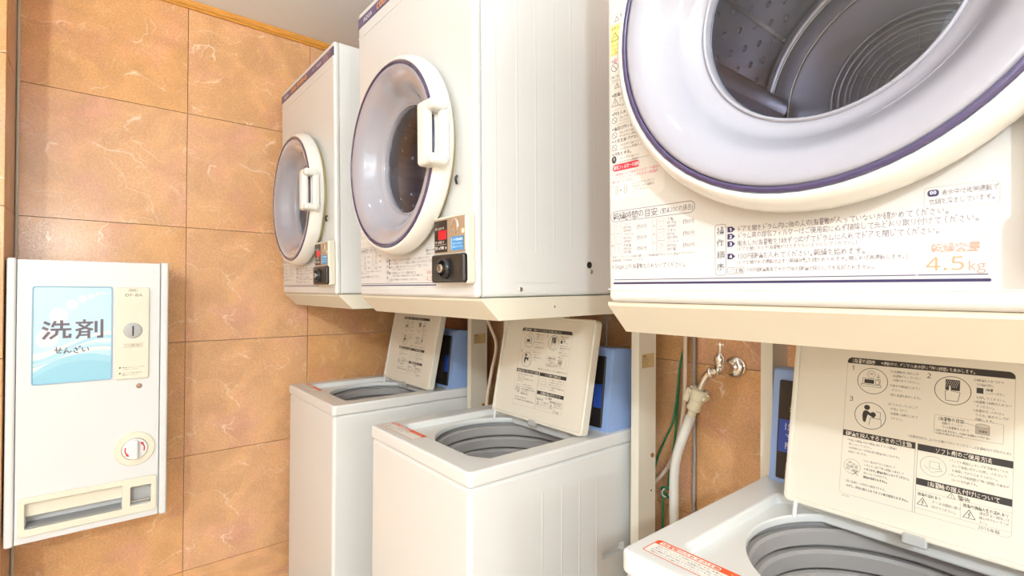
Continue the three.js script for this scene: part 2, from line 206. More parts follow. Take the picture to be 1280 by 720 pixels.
{ // wooden moulding under the ceiling, its face stepped, and the pale bead in the corner
  const s = new THREE.Shape(); s.moveTo(0, 0); s.lineTo(0.008, 0); s.lineTo(0.012, 0.006); s.lineTo(0.017, 0.009); s.lineTo(0.022, 0.02); s.lineTo(0.024, 0.027); s.lineTo(0, 0.027); s.closePath();
  const g = new THREE.ExtrudeGeometry(s, { depth: ZP - ZB - 0.004, bevelEnabled: false }).translate(XW + 0.001, TOP - 0.0272, ZB + 0.002); const p = g.attributes.position, uv = g.attributes.uv;
  for (let i = 0; i < p.count; i++) uv.setXY(i, p.getZ(i) * 2, p.getY(i) * 12 + p.getX(i) * 9);
  structure('trim_1', g, M.wood);
  structure('trim_2', box(XW + 0.0006, XW + 0.008, 0, TOP - 0.028, ZP - 0.009, ZP - 0.0006, 0.003), M.bead);
}

// ---------------------------------------------------------------- lamps
const glow = new THREE.MeshStandardMaterial({ color: 0xffffff, emissive: LAMP_COLOR, emissiveIntensity: 4 });
function downlight(x, z, label) {
  const t = thing('downlight', label, 'lamp', [x, TOP, z], 'recessed downlights along the dryers');
  add('rim', lathe([[0.062, -0.0005], [0.075, -0.002], [0.078, -0.006], [0.07, -0.008], [0.06, -0.003]]), M.white, t);
  add('diffuser', lathe([[0.0001, -0.004], [0.058, -0.004], [0.062, -0.0015]]), glow, t);
  const l = new THREE.SpotLight(LAMP_COLOR, LAMP.down, 0, 1.0, 0.55); l.position.y = -0.02; l.target.position.set(0, -2, 0); l.castShadow = true; l.shadow.radius = 2; t.add(l, l.target);
}
downlight(-1.3, 0.12, 'white recessed ceiling downlight before the middle dryer');
downlight(-0.2, 0.12, 'white recessed ceiling downlight before the dryer above the tap');
{
  const t = thing('pendant_lamp', 'white globe lamp hanging close under the ceiling in the open part of the room', 'lamp', [1.5, TOP, 1.35]);
  add('canopy', lathe([[0.0001, -0.022], [0.03, -0.02], [0.05, -0.001]], 32), M.white, t); add('cord', new THREE.CylinderGeometry(0.003, 0.003, 0.12, 8).translate(0, -0.07, 0), M.white, t); add('globe', new THREE.SphereGeometry(0.07, 40, 24).translate(0, -0.19, 0), glow, t);
  const l = new THREE.PointLight(LAMP_COLOR, LAMP.globe); l.position.y = -0.19; l.castShadow = true; l.shadow.radius = 3.5; t.add(l);
}
{  // uplighter added to brighten the ceiling, standing in for bounced light
  const t = thing('added_floor_lamp', 'added white floor lamp with an upturned bowl, put in to brighten the ceiling', 'lamp', [1.0, 0, 1.3]), D = -0.27;
  add('base', lathe([[0.0001, 0], [0.14, 0], [0.14, 0.012], [0.12, 0.02], [0.0001, 0.024]], 40), M.white, t); add('pole', new THREE.CylinderGeometry(0.012, 0.012, 1.3, 16).translate(0, 0.67, 0), M.white, t);
  add('bowl', lathe([[0.0001, 1.59], [0.05, 1.6], [0.11, 1.64], [0.15, 1.7], [0.16, 1.735], [0.154, 1.735], [0.144, 1.702], [0.105, 1.65], [0.05, 1.612], [0.0001, 1.604]], 48).translate(0, D, 0), M.white, t); add('bulb', new THREE.SphereGeometry(0.03, 24, 16).translate(0, 1.694 + D, 0), glow, t);
  const l = new THREE.PointLight(LAMP_COLOR, LAMP.up); l.position.y = 1.694 + D; l.castShadow = true; l.shadow.radius = 1.2; t.add(l);
}
function wallLamp(y, z, power, label) {
  const t = thing('wall_lamp', label, 'lamp', [XR, y, z]);
  add('base', lathe([[0.0001, 0], [0.06, 0], [0.062, 0.012], [0.05, 0.02], [0.0001, 0.02]], 40).rotateZ(Math.PI / 2), M.white, t);
  add('globe', new THREE.SphereGeometry(0.05, 32, 20).translate(-0.062, 0, 0), glow, t);
  const l = new THREE.PointLight(LAMP_COLOR, power); l.position.x = -0.062; l.castShadow = true; l.shadow.radius = 2; t.add(l);
}
wallLamp(EYE + 0.527, 0.169, LAMP.wall, 'small globe wall lamp close to the machines');
wallLamp(EYE + 0.527, 0.381, LAMP.wall, 'small globe wall lamp beside the other globe, further from the machines');

// ---------------------------------------------------------------- print on the machines
const DW = 0.598, DH = 0.842, DS = 2430, INK = '#55505a', PALE = '#77726c', VIOLET = '#2b2450';
const warnTriangle = (g, x, y, s, color, w = 2, inner = '!') => { g.strokeStyle = color; g.lineWidth = w; g.lineJoin = 'round'; g.beginPath(); g.moveTo(x + s / 2, y); g.lineTo(x + s, y + s * 0.88); g.lineTo(x, y + s * 0.88); g.closePath(); g.stroke(); if (inner === '!') { g.fillStyle = color; g.fillRect(x + s * 0.47, y + s * 0.32, s * 0.07, s * 0.3); g.fillRect(x + s * 0.47, y + s * 0.69, s * 0.07, s * 0.08); } else { g.beginPath(); g.moveTo(x + s * 0.58, y + s * 0.25); g.lineTo(x + s * 0.42, y + s * 0.52); g.lineTo(x + s * 0.58, y + s * 0.5); g.lineTo(x + s * 0.44, y + s * 0.8); g.stroke(); } };
const forbidden = (g, x, y, r, color, w = 2) => { g.strokeStyle = color; g.lineWidth = w; g.beginPath(); g.arc(x, y, r, 0, 7); g.moveTo(x - r * 0.7, y - r * 0.7); g.lineTo(x + r * 0.7, y + r * 0.7); g.stroke(); };
const dryerPrint = paper(Math.round(DW * DS), Math.round(DH * DS), (g, w, h) => {
  g.fillStyle = '#dcdad6'; g.fillRect(0, 0, w, h);
  const X = (x) => (x + DW / 2) * DS, Y = (y) => h - (y + 0.0163) * DS, L = (m) => m * DS;
  const line = (x0, y0, x1, y1, c, t) => { g.strokeStyle = c; g.lineWidth = t; g.beginPath(); g.moveTo(X(x0), Y(y0)); g.lineTo(X(x1), Y(y1)); g.stroke(); };
  // the sheet of warnings down the left side
  g.fillStyle = '#e6e3dd'; pill(g, X(-0.296), Y(0.43), L(0.062), L(0.24), 24); g.fill(); pill(g, X(-0.296), Y(0.26), L(0.1), L(0.12), 30); g.fill();
  g.strokeStyle = '#9a968f'; g.lineWidth = 1.5; pill(g, X(-0.291), Y(0.424), L(0.046), L(0.1), 14); g.stroke();
  g.fillStyle = '#efe58c'; g.fillRect(X(-0.2905), Y(0.409), L(0.045), L(0.047));
  warnTriangle(g, X(-0.283), Y(0.421), L(0.0085), '#66625c'); print(g, '警告', X(-0.272), Y(0.421), L(0.009), { color: '#55514c' });
  print(g, '●引火性注意', X(-0.289), Y(0.406), L(0.0055), { color: '#6f6420' }); warnTriangle(g, X(-0.289), Y(0.397), L(0.014), '#6f6420', 2.5);
  for (let i = 0; i < 6; i++) print(g, ['油など付着した', '物を乾燥しない', 'でください。', '引火の恐れがあり', '火災の原因になります', '必ず守ってください'][i], X(i < 3 ? -0.273 : -0.289), Y(0.398 - i * 0.0062), L(0.0042), { color: '#857a35', weight: 0.08 });
  print(g, '●子供に注意する', X(-0.289), Y(0.357), L(0.006), { color: '#b04460' }); forbidden(g, X(-0.283), Y(0.344), L(0.0062), '#555');
  for (let i = 0; i < 4; i++) print(g, ['中に入らない', 'ようにする', '危険です。', '閉じ込められます'][i], X(i < 3 ? -0.274 : -0.289), Y(0.348 - i * 0.0055), L(0.0042), { color: PALE, weight: 0.08 });
  g.strokeStyle = '#9a968f'; g.lineWidth = 1.5; g.beginPath(); g.moveTo(X(-0.245), Y(0.29)); g.lineTo(X(-0.245), Y(0.318)); g.arcTo(X(-0.245), Y(0.322), X(-0.26), Y(0.322), 12); g.lineTo(X(-0.287), Y(0.322)); g.arcTo(X(-0.291), Y(0.322), X(-0.291), Y(0.31), 12); g.lineTo(X(-0.291), Y(0.201)); g.arcTo(X(-0.291), Y(0.197), X(-0.28), Y(0.197), 12); g.lineTo(X(-0.222), Y(0.197)); g.arcTo(X(-0.217), Y(0.197), X(-0.22), Y(0.21), 12); g.lineTo(X(-0.236), Y(0.25)); g.lineTo(X(-0.245), Y(0.29)); g.stroke();
  warnTriangle(g, X(-0.283), Y(0.319), L(0.0085), '#66625c'); print(g, '注意', X(-0.272), Y(0.319), L(0.009), { color: '#55514c' });
  [[0.304, '●感電注意', 't'], [0.275, '●手を入れない。', 'n'], [0.252, '●電源は切り離さない', 'n'], [0.233, '●火気を近づけない', 'n'], [0.213, '●換気をする。', 'm']].forEach(([y, s, k], i) => {
    if (i) line(-0.291, y + 0.003, -0.291 + [0, 0.047, 0.053, 0.06, 0.068][i], y + 0.003, '#a5a19a', 1.3);
    print(g, s, X(-0.289), Y(y), L(0.0058), { color: '#4d4945', weight: 0.11 });
    if (k === 't') warnTriangle(g, X(-0.289), Y(y - 0.008), L(0.013), '#555'); else if (k === 'n') forbidden(g, X(-0.284), Y(y - 0.0125), L(0.0045), '#555'); else { g.fillStyle = '#333'; g.beginPath(); g.ellipse(X(-0.285), Y(y - 0.0105), L(0.0045), L(0.0055), 0, 0, 7); g.fill(); g.fillStyle = '#eee'; g.fillRect(X(-0.2856), Y(y - 0.0075), L(0.0012), L(0.0042)); }
    for (let j = 0; j < (i ? 2 : 3); j++) print(g, ['濡れた手で触れない', 'でください。感電の', '原因になります'][j], X(-0.275), Y(y - 0.0085 - j * 0.0052), L(0.004), { color: PALE, weight: 0.08 });
  });
  g.fillStyle = '#c5303f'; pill(g, X(-0.288), Y(0.1945), L(0.05), L(0.0105), 12); g.fill(); print(g, '排気フィルターの掃除', X(-0.286), Y(0.1925), L(0.0062), { color: '#fff', weight: 0.12, wide: 0.75 });
  for (let i = 0; i < 3; i++) print(g, ['・ご使用前に必ず排気フィルターの掃除を', 'してください。ほこりがたまると乾燥時', '間が長くなります。'][i], X(-0.289), Y(0.181 - i * 0.0055), L(0.0045), { color: '#c8647a', weight: 0.08 });
  for (const [x, c] of [[-0.282, 0], [-0.266, 1]]) { g.strokeStyle = '#777'; g.lineWidth = 1.6; pill(g, X(x), Y(0.161), L(0.0045), L(0.0125), 10); g.stroke(); g.fillStyle = '#c9c6c0'; g.fillRect(X(x) + 3, Y(0.159), L(0.002), L(0.008)); }
  g.fillStyle = '#333'; g.fillRect(X(-0.2745), Y(0.1545), L(0.004), L(0.0012)); print(g, 'ほこり', X(-0.291), Y(0.163), L(0.0032), { color: PALE }); print(g, '・フィルターにほこり', X(-0.252), Y(0.163), L(0.004), { color: PALE }); print(g, 'がたまったら掃除を', X(-0.25), Y(0.158), L(0.004), { color: PALE }); print(g, 'してください。', X(-0.25), Y(0.153), L(0.004), { color: PALE });
  // the table of drying times
  g.strokeStyle = '#6b6874'; g.lineWidth = 2; pill(g, X(-0.292), Y(0.1225), L(0.142), L(0.0155), 18); g.stroke();
  let e = print(g, '乾燥時間の目安', X(-0.287), Y(0.1205), L(0.0112), { color: '#48444f', weight: 0.08, gap: 1.0 }); print(g, '（室温20℃の場合）', e + 12, Y(0.1185), L(0.0078), { color: '#66626d', weight: 0.08, wide: 0.85 });
  const table = (x, side, rows) => {
    g.strokeStyle = '#a09c98'; g.lineWidth = 1.3; pill(g, X(x), Y(0.104), L(0.0065), L(0.0475), 4); g.stroke(); print(g, side, X(x + 0.001), Y(side.length > 2 ? 0.096 : 0.091), L(0.0044), { color: '#77737d', down: true, gap: side.length > 2 ? 2.6 : 4.2 });
    rows.forEach(([n, a, b, t], i) => {
      const y = 0.104 - i * 0.016; g.strokeStyle = '#a09c98'; g.lineWidth = 1.3; pill(g, X(x + 0.0075), Y(y), L(0.014), L(0.0152), 5); g.stroke();
      g.strokeStyle = '#999590'; g.beginPath(); const u = X(x + 0.0145), v = Y(y - 0.0076), s = L(0.0045); if (i === 0) { g.moveTo(u - s, v - s); g.lineTo(u - s * 0.4, v - s); g.lineTo(u, v - s * 0.6); g.lineTo(u + s * 0.4, v - s); g.lineTo(u + s, v - s); g.lineTo(u + s * 0.6, v + s); g.lineTo(u - s * 0.6, v + s); g.closePath(); } else if (i === 1) { g.moveTo(u - s, v - s * 0.7); g.lineTo(u + s, v - s); g.lineTo(u + s * 0.8, v + s * 0.5); g.lineTo(u - s * 0.9, v + s); g.closePath(); } else { g.moveTo(u - s, v - s); g.lineTo(u + s, v); g.lineTo(u - s * 0.2, v + s); g.moveTo(u + s * 0.6, v - s); g.lineTo(u - s * 0.8, v + s * 0.6); } g.stroke();
      print(g, n, X(x + 0.024), Y(y), L(0.0044), { color: '#66626d' }); print(g, a, X(x + 0.024), Y(y - 0.0052), L(0.0042), { color: '#66626d' }); print(g, b, X(x + 0.024), Y(y - 0.0102), L(0.0042), { color: '#66626d' });
      line(x + 0.042, y - 0.0076, x + 0.047, y - 0.0076, '#b5b1ac', 1.2); print(g, t, X(x + 0.0485), Y(y - 0.0048), L(0.0066), { color: '#66626d', weight: 0.08, wide: 0.8 });
    });
  };
  table(-0.292, '化繊', [['シャツ', '約200g', '（約5枚）', '約30分'], ['ブラウス', '約200g', '（約8枚）', '約30分'], ['作業着', '約800g', '（約3着）', '約60分']]);
  table(-0.2165, 'もめん', [['下着', '約130g', '（約6枚）', '約60分'], ['タオル', '約70g', '（約10枚）', '約60分'], ['パジャマ', '約500g', '（約1着）', '約60分']]);
  print(g, '※室温およびヒーターの種類や量によって乾燥時間は変化します。室温が10℃下がると', X(-0.291), Y(0.0545), L(0.0036), { color: '#75717c', weight: 0.09 }); print(g, '乾燥時間は10%程度長くなります。', X(-0.289), Y(0.0492), L(0.0036), { color: '#75717c' });
  print(g, '4.5kg以上の洗濯物を入れないでください。', X(-0.29), Y(0.0415), L(0.0072), { color: '#5b5762', weight: 0.08, wide: 0.88 });
  // how to run it
  g.strokeStyle = '#75717c'; g.lineWidth = 1.6; pill(g, X(-0.1215), Y(0.0865), L(0.0145), L(0.065), 8); g.stroke(); print(g, '操作順序', X(-0.1192), Y(0.083), L(0.0096), { color: '#4c4854', down: true, gap: 1.58, weight: 0.08 });
  [[0.0825, '1'], [0.0735, '2'], [0.0642, '3'], [0.0485, '4']].forEach(([y, n]) => { g.fillStyle = VIOLET; g.beginPath(); g.moveTo(X(-0.105), Y(y)); g.lineTo(X(-0.099), Y(y)); g.lineTo(X(-0.095), Y(y - 0.0035)); g.lineTo(X(-0.099), Y(y - 0.007)); g.lineTo(X(-0.105), Y(y - 0.007)); g.fill(); print(g, n, X(-0.1025), Y(y - 0.0006), L(0.0056), { color: '#fff', bold: true }); });
  const say = (s, y, h0, x1, x0 = -0.0925, c = '#6f656c') => { const c2 = document.createElement('canvas').getContext('2d'), raw = print(c2, s, 0, 0, L(h0), {}); print(g, s, X(x0), Y(y), L(h0), { color: c, weight: 0.085, wide: L(x1 - x0) / raw }); };
  say('ドアを開きドラム内に他の人の洗濯物が入っていないか確かめてください。', 0.0825, 0.0072, 0.111); say('ドラム奥の排気フィルターはご使用前に必ず掃除して元どおり取り付けてください。', 0.0738, 0.0072, 0.132); say('脱水した洗濯物を1枚ずつ広げてドラムに入れてドアを閉じてください。', 0.0645, 0.0072, 0.104);
  say('（ドアを閉じるとき洗濯物がはさまらないようにしてください。）', 0.0562, 0.0048, 0.036); say('100円硬貨を入れてください。乾燥を始めます。', 0.0485, 0.0072, 0.0435); say('（ドアを開ければ運転は止まり乾燥状態を確かめられます。閉じれば再運転します。）', 0.0395, 0.005, 0.0785);
  g.strokeStyle = '#75717c'; g.lineWidth = 1.4; pill(g, X(-0.105), Y(0.0312), L(0.021), L(0.008), 5); g.stroke(); print(g, 'ご注意', X(-0.103), Y(0.03), L(0.0055), { color: '#6f656c' }); say('100円硬貨専用ですので他の硬貨は投入しても返却されません。', 0.0302, 0.0052, 0.052, -0.081);
  line(-0.286, 0.0178, 0.137, 0.0178, VIOLET, 2.2); line(-0.286, 0.0125, 0.138, 0.0125, VIOLET, 7);
  g.strokeStyle = '#d8c9c0'; g.lineWidth = 2; pill(g, X(0.084), Y(0.0505), L(0.058), L(0.0345), 16); g.stroke(); print(g, '乾燥容量', X(0.0975), Y(0.0475), L(0.0085), { color: '#b98f7d', weight: 0.1, wide: 0.95 }); print(g, '4.5', X(0.093), Y(0.037), L(0.0168), { color: '#cb9670', wide: 1.15 }); print(g, 'kg', X(0.123), Y(0.031), L(0.0105), { color: '#b98f7d', wide: 1.1 });
  g.strokeStyle = '#b9b4b0'; g.lineWidth = 1.6; pill(g, X(0.092), Y(0.1015), L(0.053), L(0.021), 8); g.stroke(); g.fillStyle = VIOLET; pill(g, X(0.0945), Y(0.099), L(0.0085), L(0.0062), 6); g.fill(); print(g, '00', X(0.0962), Y(0.0984), L(0.0042), { color: '#fff', bold: true }); print(g, '表示中は送風運転で', X(0.105), Y(0.0985), L(0.0054), { color: '#6f656c', wide: 0.78 }); print(g, '衣類を冷ましています。', X(0.0955), Y(0.0905), L(0.0056), { color: '#6f656c', wide: 0.76 });
});
M.dryerFace = new THREE.MeshPhysicalMaterial({ map: dryerPrint, roughness: 0.32, clearcoat: 0.3, clearcoatRoughness: 0.2 });
M.band = new THREE.MeshPhysicalMaterial({ roughness: 0.35, map: paper(1456, 68, (g, w, h) => { g.fillStyle = '#5d5073'; g.fillRect(0, 0, w, h); print(g, 'AQUA', 90, 16, 38, { color: '#d9d4dd', bold: true, wide: 1.25 }); print(g, 'COIN DRYER-45', 310, 8, 50, { color: '#f0a029', bold: true, wide: 1.2 }); print(g, 'コイン式乾燥機', 950, 20, 32, { color: '#b8aebf', weight: 0.1 }); g.strokeStyle = '#d9b6a8'; g.lineWidth = 4; pill(g, 1225, 8, 150, 52, 14); g.stroke(); print(g, '4.5kg', 1245, 16, 34, { color: '#d9b6a8' }); }) });
M.coinDisplay = new THREE.MeshPhysicalMaterial({ roughness: 0.25, map: paper(200, 320, (g, w, h) => { g.fillStyle = '#2a211d'; g.fillRect(0, 0, w, h); print(g, '投入金額 円', 12, 66, 26, { color: '#cfc3b8', weight: 0.12 }); print(g, '残り時間 分', 12, 208, 26, { color: '#cfc3b8', weight: 0.12 }); g.fillStyle = '#cfc3b8'; g.fillRect(8, 246, 184, 3); print(g, '30', 8, 258, 42, { color: '#eee8e0', bold: true, wide: 0.85 }); print(g, '分', 62, 272, 26, { color: '#eee8e0', weight: 0.12 }); print(g, '100', 92, 258, 42, { color: '#eee8e0', bold: true, wide: 0.8 }); print(g, '円', 170, 272, 26, { color: '#eee8e0', weight: 0.12 }); }) });
M.redLight = new THREE.MeshStandardMaterial({ color: new THREE.Color().setRGB(0.35, 0.005, 0.01), emissive: new THREE.Color().setRGB(0.9, 0.01, 0.03), emissiveIntensity: 0.9, roughness: 0.3 });
M.blueSticker = new THREE.MeshPhysicalMaterial({ roughness: 0.5, map: paper(180, 150, (g, w, h) => { g.fillStyle = '#3f8fcb'; g.fillRect(0, 0, w, h); g.fillStyle = '#9cc8e6'; g.fillRect(8, 12, 14, 126); print(g, '100円硬貨専用', 30, 16, 30, { color: '#e8f2fa', weight: 0.12, wide: 0.68 }); print(g, '50円・500円は', 30, 64, 24, { color: '#dcebf6', wide: 0.8 }); print(g, '使用できません', 30, 100, 24, { color: '#dcebf6', wide: 0.84 }); }) });

const LW = 0.398, LH = 0.318, LS = 3600;
const lidPrint = paper(Math.round(LW * LS), Math.round(LH * LS), (g, w, h) => {
  g.fillStyle = '#e5ddcd'; g.fillRect(0, 0, w, h);
  const C = '#2b2522', G = '#6a6058', X = (x) => x * LS, Y = (t) => h - t * LS, L = (m) => m * LS;
  const fit = (s, x0, y, h0, x1, o = {}) => { const c2 = document.createElement('canvas').getContext('2d'), raw = print(c2, s, 0, 0, L(h0), o); print(g, s, X(x0), Y(y), L(h0), { color: G, ...o, wide: L(x1 - x0) / raw }); };
  const bar = (x0, y, x1, hh, r) => { g.fillStyle = C; g.beginPath(); g.roundRect(X(x0), Y(y), L(x1 - x0), L(hh), r); g.fill(); };
  const ring = (x, y, r, t = 3) => { g.strokeStyle = C; g.lineWidth = t; g.beginPath(); g.arc(X(x), Y(y), L(r), 0, 7); g.stroke(); };
  bar(0.088, 0.2815, 0.31, 0.0105, [30, 30, 0, 0]); fit('洗濯の順序', 0.096, 0.280, 0.0078, 0.131, { color: '#e8ddcc', weight: 0.11 }); fit('●運転中は、デジタル表示部に「残り時間」を表示します。', 0.139, 0.279, 0.006, 0.262, { color: '#e8ddcc', weight: 0.1 });
  g.strokeStyle = '#a59a8c'; g.lineWidth = 1.6; pill(g, X(0.088), Y(0.2815), L(0.222), L(0.2435), 26); g.stroke();
  print(g, '1', X(0.0945), Y(0.268), L(0.0105), { color: C }); print(g, '2', X(0.204), Y(0.268), L(0.0105), { color: C }); print(g, '3', X(0.0945), Y(0.212), L(0.0105), { color: C });
  ring(0.128, 0.2425, 0.0225); g.strokeStyle = C; g.lineWidth = 2; ring(0.126, 0.2545, 0.006, 1.5); print(g, '100', X(0.1218), Y(0.2572), L(0.0042), { color: C, wide: 0.95 });
  g.lineWidth = 2; g.strokeRect(X(0.1135), Y(0.2465), L(0.026), L(0.0105)); g.fillStyle = C; g.fillRect(X(0.116), Y(0.2447), L(0.0145), L(0.0068)); g.strokeRect(X(0.133), Y(0.2447), L(0.005), L(0.0068)); g.strokeRect(X(0.1115), Y(0.236), L(0.0295), L(0.0035)); g.beginPath(); g.moveTo(X(0.1365), Y(0.256)); g.lineTo(X(0.1365), Y(0.249)); g.moveTo(X(0.134), Y(0.2515)); g.lineTo(X(0.1365), Y(0.2488)); g.lineTo(X(0.139), Y(0.2515)); g.stroke();
  ['①洗濯機内に他の人の', '　洗濯物が入っていない', '　か確かめてください。', '②表示の硬貨を入れてく', '　ださい。', '・投入金額を表示します。'].forEach((s, i) => print(g, s.replace('　', '  '), X(0.1535), Y(0.2655 - i * 0.0072 - (i > 2 ? 0.0025 : 0) - (i > 4 ? 0.0015 : 0)), L(0.0046), { color: G, weight: 0.08, wide: 0.82 }));
  ring(0.2375, 0.2425, 0.0225); g.fillStyle = C; g.fillRect(X(0.2285), Y(0.26), L(0.018), L(0.017)); g.strokeStyle = '#e5ddcd'; g.lineWidth = 3; for (let i = 0; i < 7; i++) { g.beginPath(); g.moveTo(X(0.231 + i * 0.0024), Y(0.2585)); g.lineTo(X(0.2275 + i * 0.0024), Y(0.2475)); g.setLineDash([5, 4]); g.stroke(); g.setLineDash([]); }
  g.fillStyle = '#e5ddcd'; g.strokeStyle = C; g.lineWidth = 2.2; g.beginPath(); g.moveTo(X(0.2295), Y(0.226)); g.lineTo(X(0.2285), Y(0.241)); g.lineTo(X(0.2325), Y(0.2425)); g.lineTo(X(0.233), Y(0.25)); g.lineTo(X(0.2355), Y(0.25)); g.lineTo(X(0.236), Y(0.242)); g.lineTo(X(0.247), Y(0.2405)); g.lineTo(X(0.2445), Y(0.226)); g.closePath(); g.fill(); g.stroke();
  ring(0.1275, 0.181, 0.023); g.fillStyle = C; g.beginPath(); g.arc(X(0.1225), Y(0.195), L(0.0044), 0, 7); g.fill(); g.beginPath(); g.moveTo(X(0.1175), Y(0.17)); g.quadraticCurveTo(X(0.114), Y(0.187), X(0.12), Y(0.1895)); g.lineTo(X(0.124), Y(0.189)); g.lineTo(X(0.1315), Y(0.183)); g.lineTo(X(0.135), Y(0.1815)); g.lineTo(X(0.1335), Y(0.178)); g.lineTo(X(0.124), Y(0.183)); g.lineTo(X(0.121), Y(0.1685)); g.closePath(); g.fill(); g.beginPath(); g.arc(X(0.132), Y(0.184), L(0.0042), 0, 7); g.fill(); g.strokeStyle = C; g.lineWidth = 2; g.beginPath(); g.moveTo(X(0.1265), Y(0.165)); g.lineTo(X(0.1285), Y(0.178)); g.lineTo(X(0.144), Y(0.1775)); g.lineTo(X(0.1445), Y(0.166)); g.moveTo(X(0.136), Y(0.19)); g.lineTo(X(0.143), Y(0.189)); g.lineTo(X(0.1425), Y(0.178)); g.stroke();
  ['④「ふたロック」ランプ', '　が消えてから、', '　洗濯物・洗剤を入れて', '　ください。'].forEach((s, i) => print(g, s.replace('　', '  '), X(0.153), Y(0.209 - i * 0.0078), L(0.0046), { color: G, weight: 0.08, wide: 0.82 }));
  ['③硬貨を入れてから', '　10秒以内に', '', '', '　を押してください。', '・洗濯物・洗剤は入れない', '　でください。', '・洗濯中は、ふたロッ', '　クされ、表示ランプが', '　回転します。'].forEach((s, i) => print(g, s.replace('　', '  '), X(0.2625), Y(0.266 - i * 0.0068), L(0.0044), { color: G, weight: 0.085, wide: 0.86 }));
  bar(0.2665, 0.2518, 0.2745, 0.0085, 0); print(g, '洗濯', X(0.277), Y(0.252), L(0.004), { color: C, weight: 0.12 }); print(g, 'シャワーボタン', X(0.277), Y(0.247), L(0.004), { color: G, wide: 0.75 });
  g.strokeStyle = '#9a8f82'; g.lineWidth = 1.6; pill(g, X(0.2165), Y(0.2005), L(0.082), L(0.0295), 5); g.stroke(); print(g, '洗濯物の目安', X(0.222), Y(0.1985), L(0.0062), { color: '#4f463f', weight: 0.1, wide: 0.8 }); ['回転ラインより', '下に洗濯物を入れて', 'ください。'].forEach((s, i) => print(g, s, X(0.226), Y(0.191 - i * 0.006), L(0.0042), { color: G, wide: 0.85 }));
  print(g, '衣類を入れすぎると、衣類が洗濯機から飛び出し', X(0.218), Y(0.1815 - 0.0035), L(0.0036), { color: G, wide: 0.82 }); print(g, 'て破れる恐れがあります。', X(0.218), Y(0.1738), L(0.0036), { color: G, wide: 0.82 });
  g.fillStyle = '#b3a899'; g.strokeStyle = '#6f665c'; g.lineWidth = 1.6; g.beginPath(); g.rect(X(0.267), Y(0.193), L(0.016), L(0.0125)); g.fill(); g.stroke(); g.fillStyle = '#c9bfb0'; g.beginPath(); g.ellipse(X(0.275), Y(0.1935), L(0.008), L(0.003), 0, 0, 7); g.fill(); g.stroke(); g.beginPath(); g.moveTo(X(0.2475), Y(0.1955)); g.lineTo(X(0.266), Y(0.192)); g.stroke(); print(g, '洗濯槽', X(0.2702), Y(0.1868), L(0.0034), { color: C });
  fit('・洗濯終了後は、上ぶたを開けておいてください。（洗濯機内の換気のため）', 0.182, 0.161, 0.0042, 0.3065, { weight: 0.08 });
  bar(0.088, 0.1495, 0.1935, 0.0105, 0); fit('硬貨を投入するときのご注意', 0.0925, 0.1483, 0.0082, 0.188, { color: '#e8ddcc', weight: 0.11 }); bar(0.1965, 0.1488, 0.31, 0.0105, 0); fit('ソフト剤のご使用方法', 0.219, 0.1475, 0.008, 0.287, { color: '#e8ddcc', weight: 0.11 }); bar(0.1965, 0.0938, 0.31, 0.0105, 0); fit('洗濯機の据え付けについて', 0.212, 0.0925, 0.008, 0.297, { color: '#e8ddcc', weight: 0.11 });
  g.strokeStyle = '#8f8477'; g.lineWidth = 1.6; g.strokeRect(X(0.1935), Y(0.149), 0.5, L(0.111)); g.strokeRect(X(0.1965), Y(0.149), 0.5, L(0.111));
  ['・変形した硬貨、ぬれた硬貨、汚れのついた硬貨は', '　投入しないでください。', '　100円投入口へ100円以外の硬貨を投入されますと', '　返却口へ戻ります。'].forEach((s, i) => print(g, s.replace('　', '  '), X(0.095), Y(0.135 - i * 0.0068), L(0.004), { color: G, weight: 0.085, wide: 0.8 }));
  g.strokeStyle = '#7a7066'; g.lineWidth = 1.6; g.beginPath(); g.arc(X(0.1055), Y(0.0875), L(0.0125), 0, 7); g.stroke(); const rr = rng(3); for (let i = 0; i < 26; i++) { const a = rr() * 7, q = Math.sqrt(rr()) * 0.0095; g.beginPath(); g.arc(X(0.1055 + q * Math.cos(a)), Y(0.0875 + q * Math.sin(a)), L(0.0014), 0, 7); g.stroke(); } g.strokeStyle = C; g.lineWidth = 2.5; g.beginPath(); g.moveTo(X(0.107), Y(0.082)); g.lineTo(X(0.115), Y(0.074)); g.moveTo(X(0.115), Y(0.082)); g.lineTo(X(0.107), Y(0.074)); g.stroke();
  ['・エラー表示中「U1」を表示して', '　いるとき、及び「残り時間」を表示して', '　いるときは、硬貨を投入しないでください。', '　投入されても無効です。', '　硬貨も返却されません。'].forEach((s, i) => print(g, s.replace('　', '  '), X(0.12), Y(0.104 - i * 0.0068), L(0.0042), { color: i > 1 && i !== 3 ? C : G, weight: i > 1 && i !== 3 ? 0.13 : 0.085, wide: 0.76 }));
  print(g, '・投入金額は、100円のみ使用できます。', X(0.096), Y(0.0635), L(0.0042), { color: G, wide: 0.78 }); fit('ただし、余分に投入されてもつり銭は返却されません。', 0.0985, 0.0558, 0.0044, 0.1875, { color: C, weight: 0.12 });
  g.strokeStyle = '#7a7066'; g.lineWidth = 1.6; g.beginPath(); g.ellipse(X(0.2175), Y(0.117), L(0.0165), L(0.0155), 0, 0, 7); g.stroke(); g.strokeRect(X(0.213), Y(0.1245), L(0.0125), L(0.0105)); g.beginPath(); g.moveTo(X(0.206), Y(0.1165)); g.lineTo(X(0.216), Y(0.1075)); g.lineTo(X(0.229), Y(0.1125)); g.lineTo(X(0.224), Y(0.1195)); g.stroke();
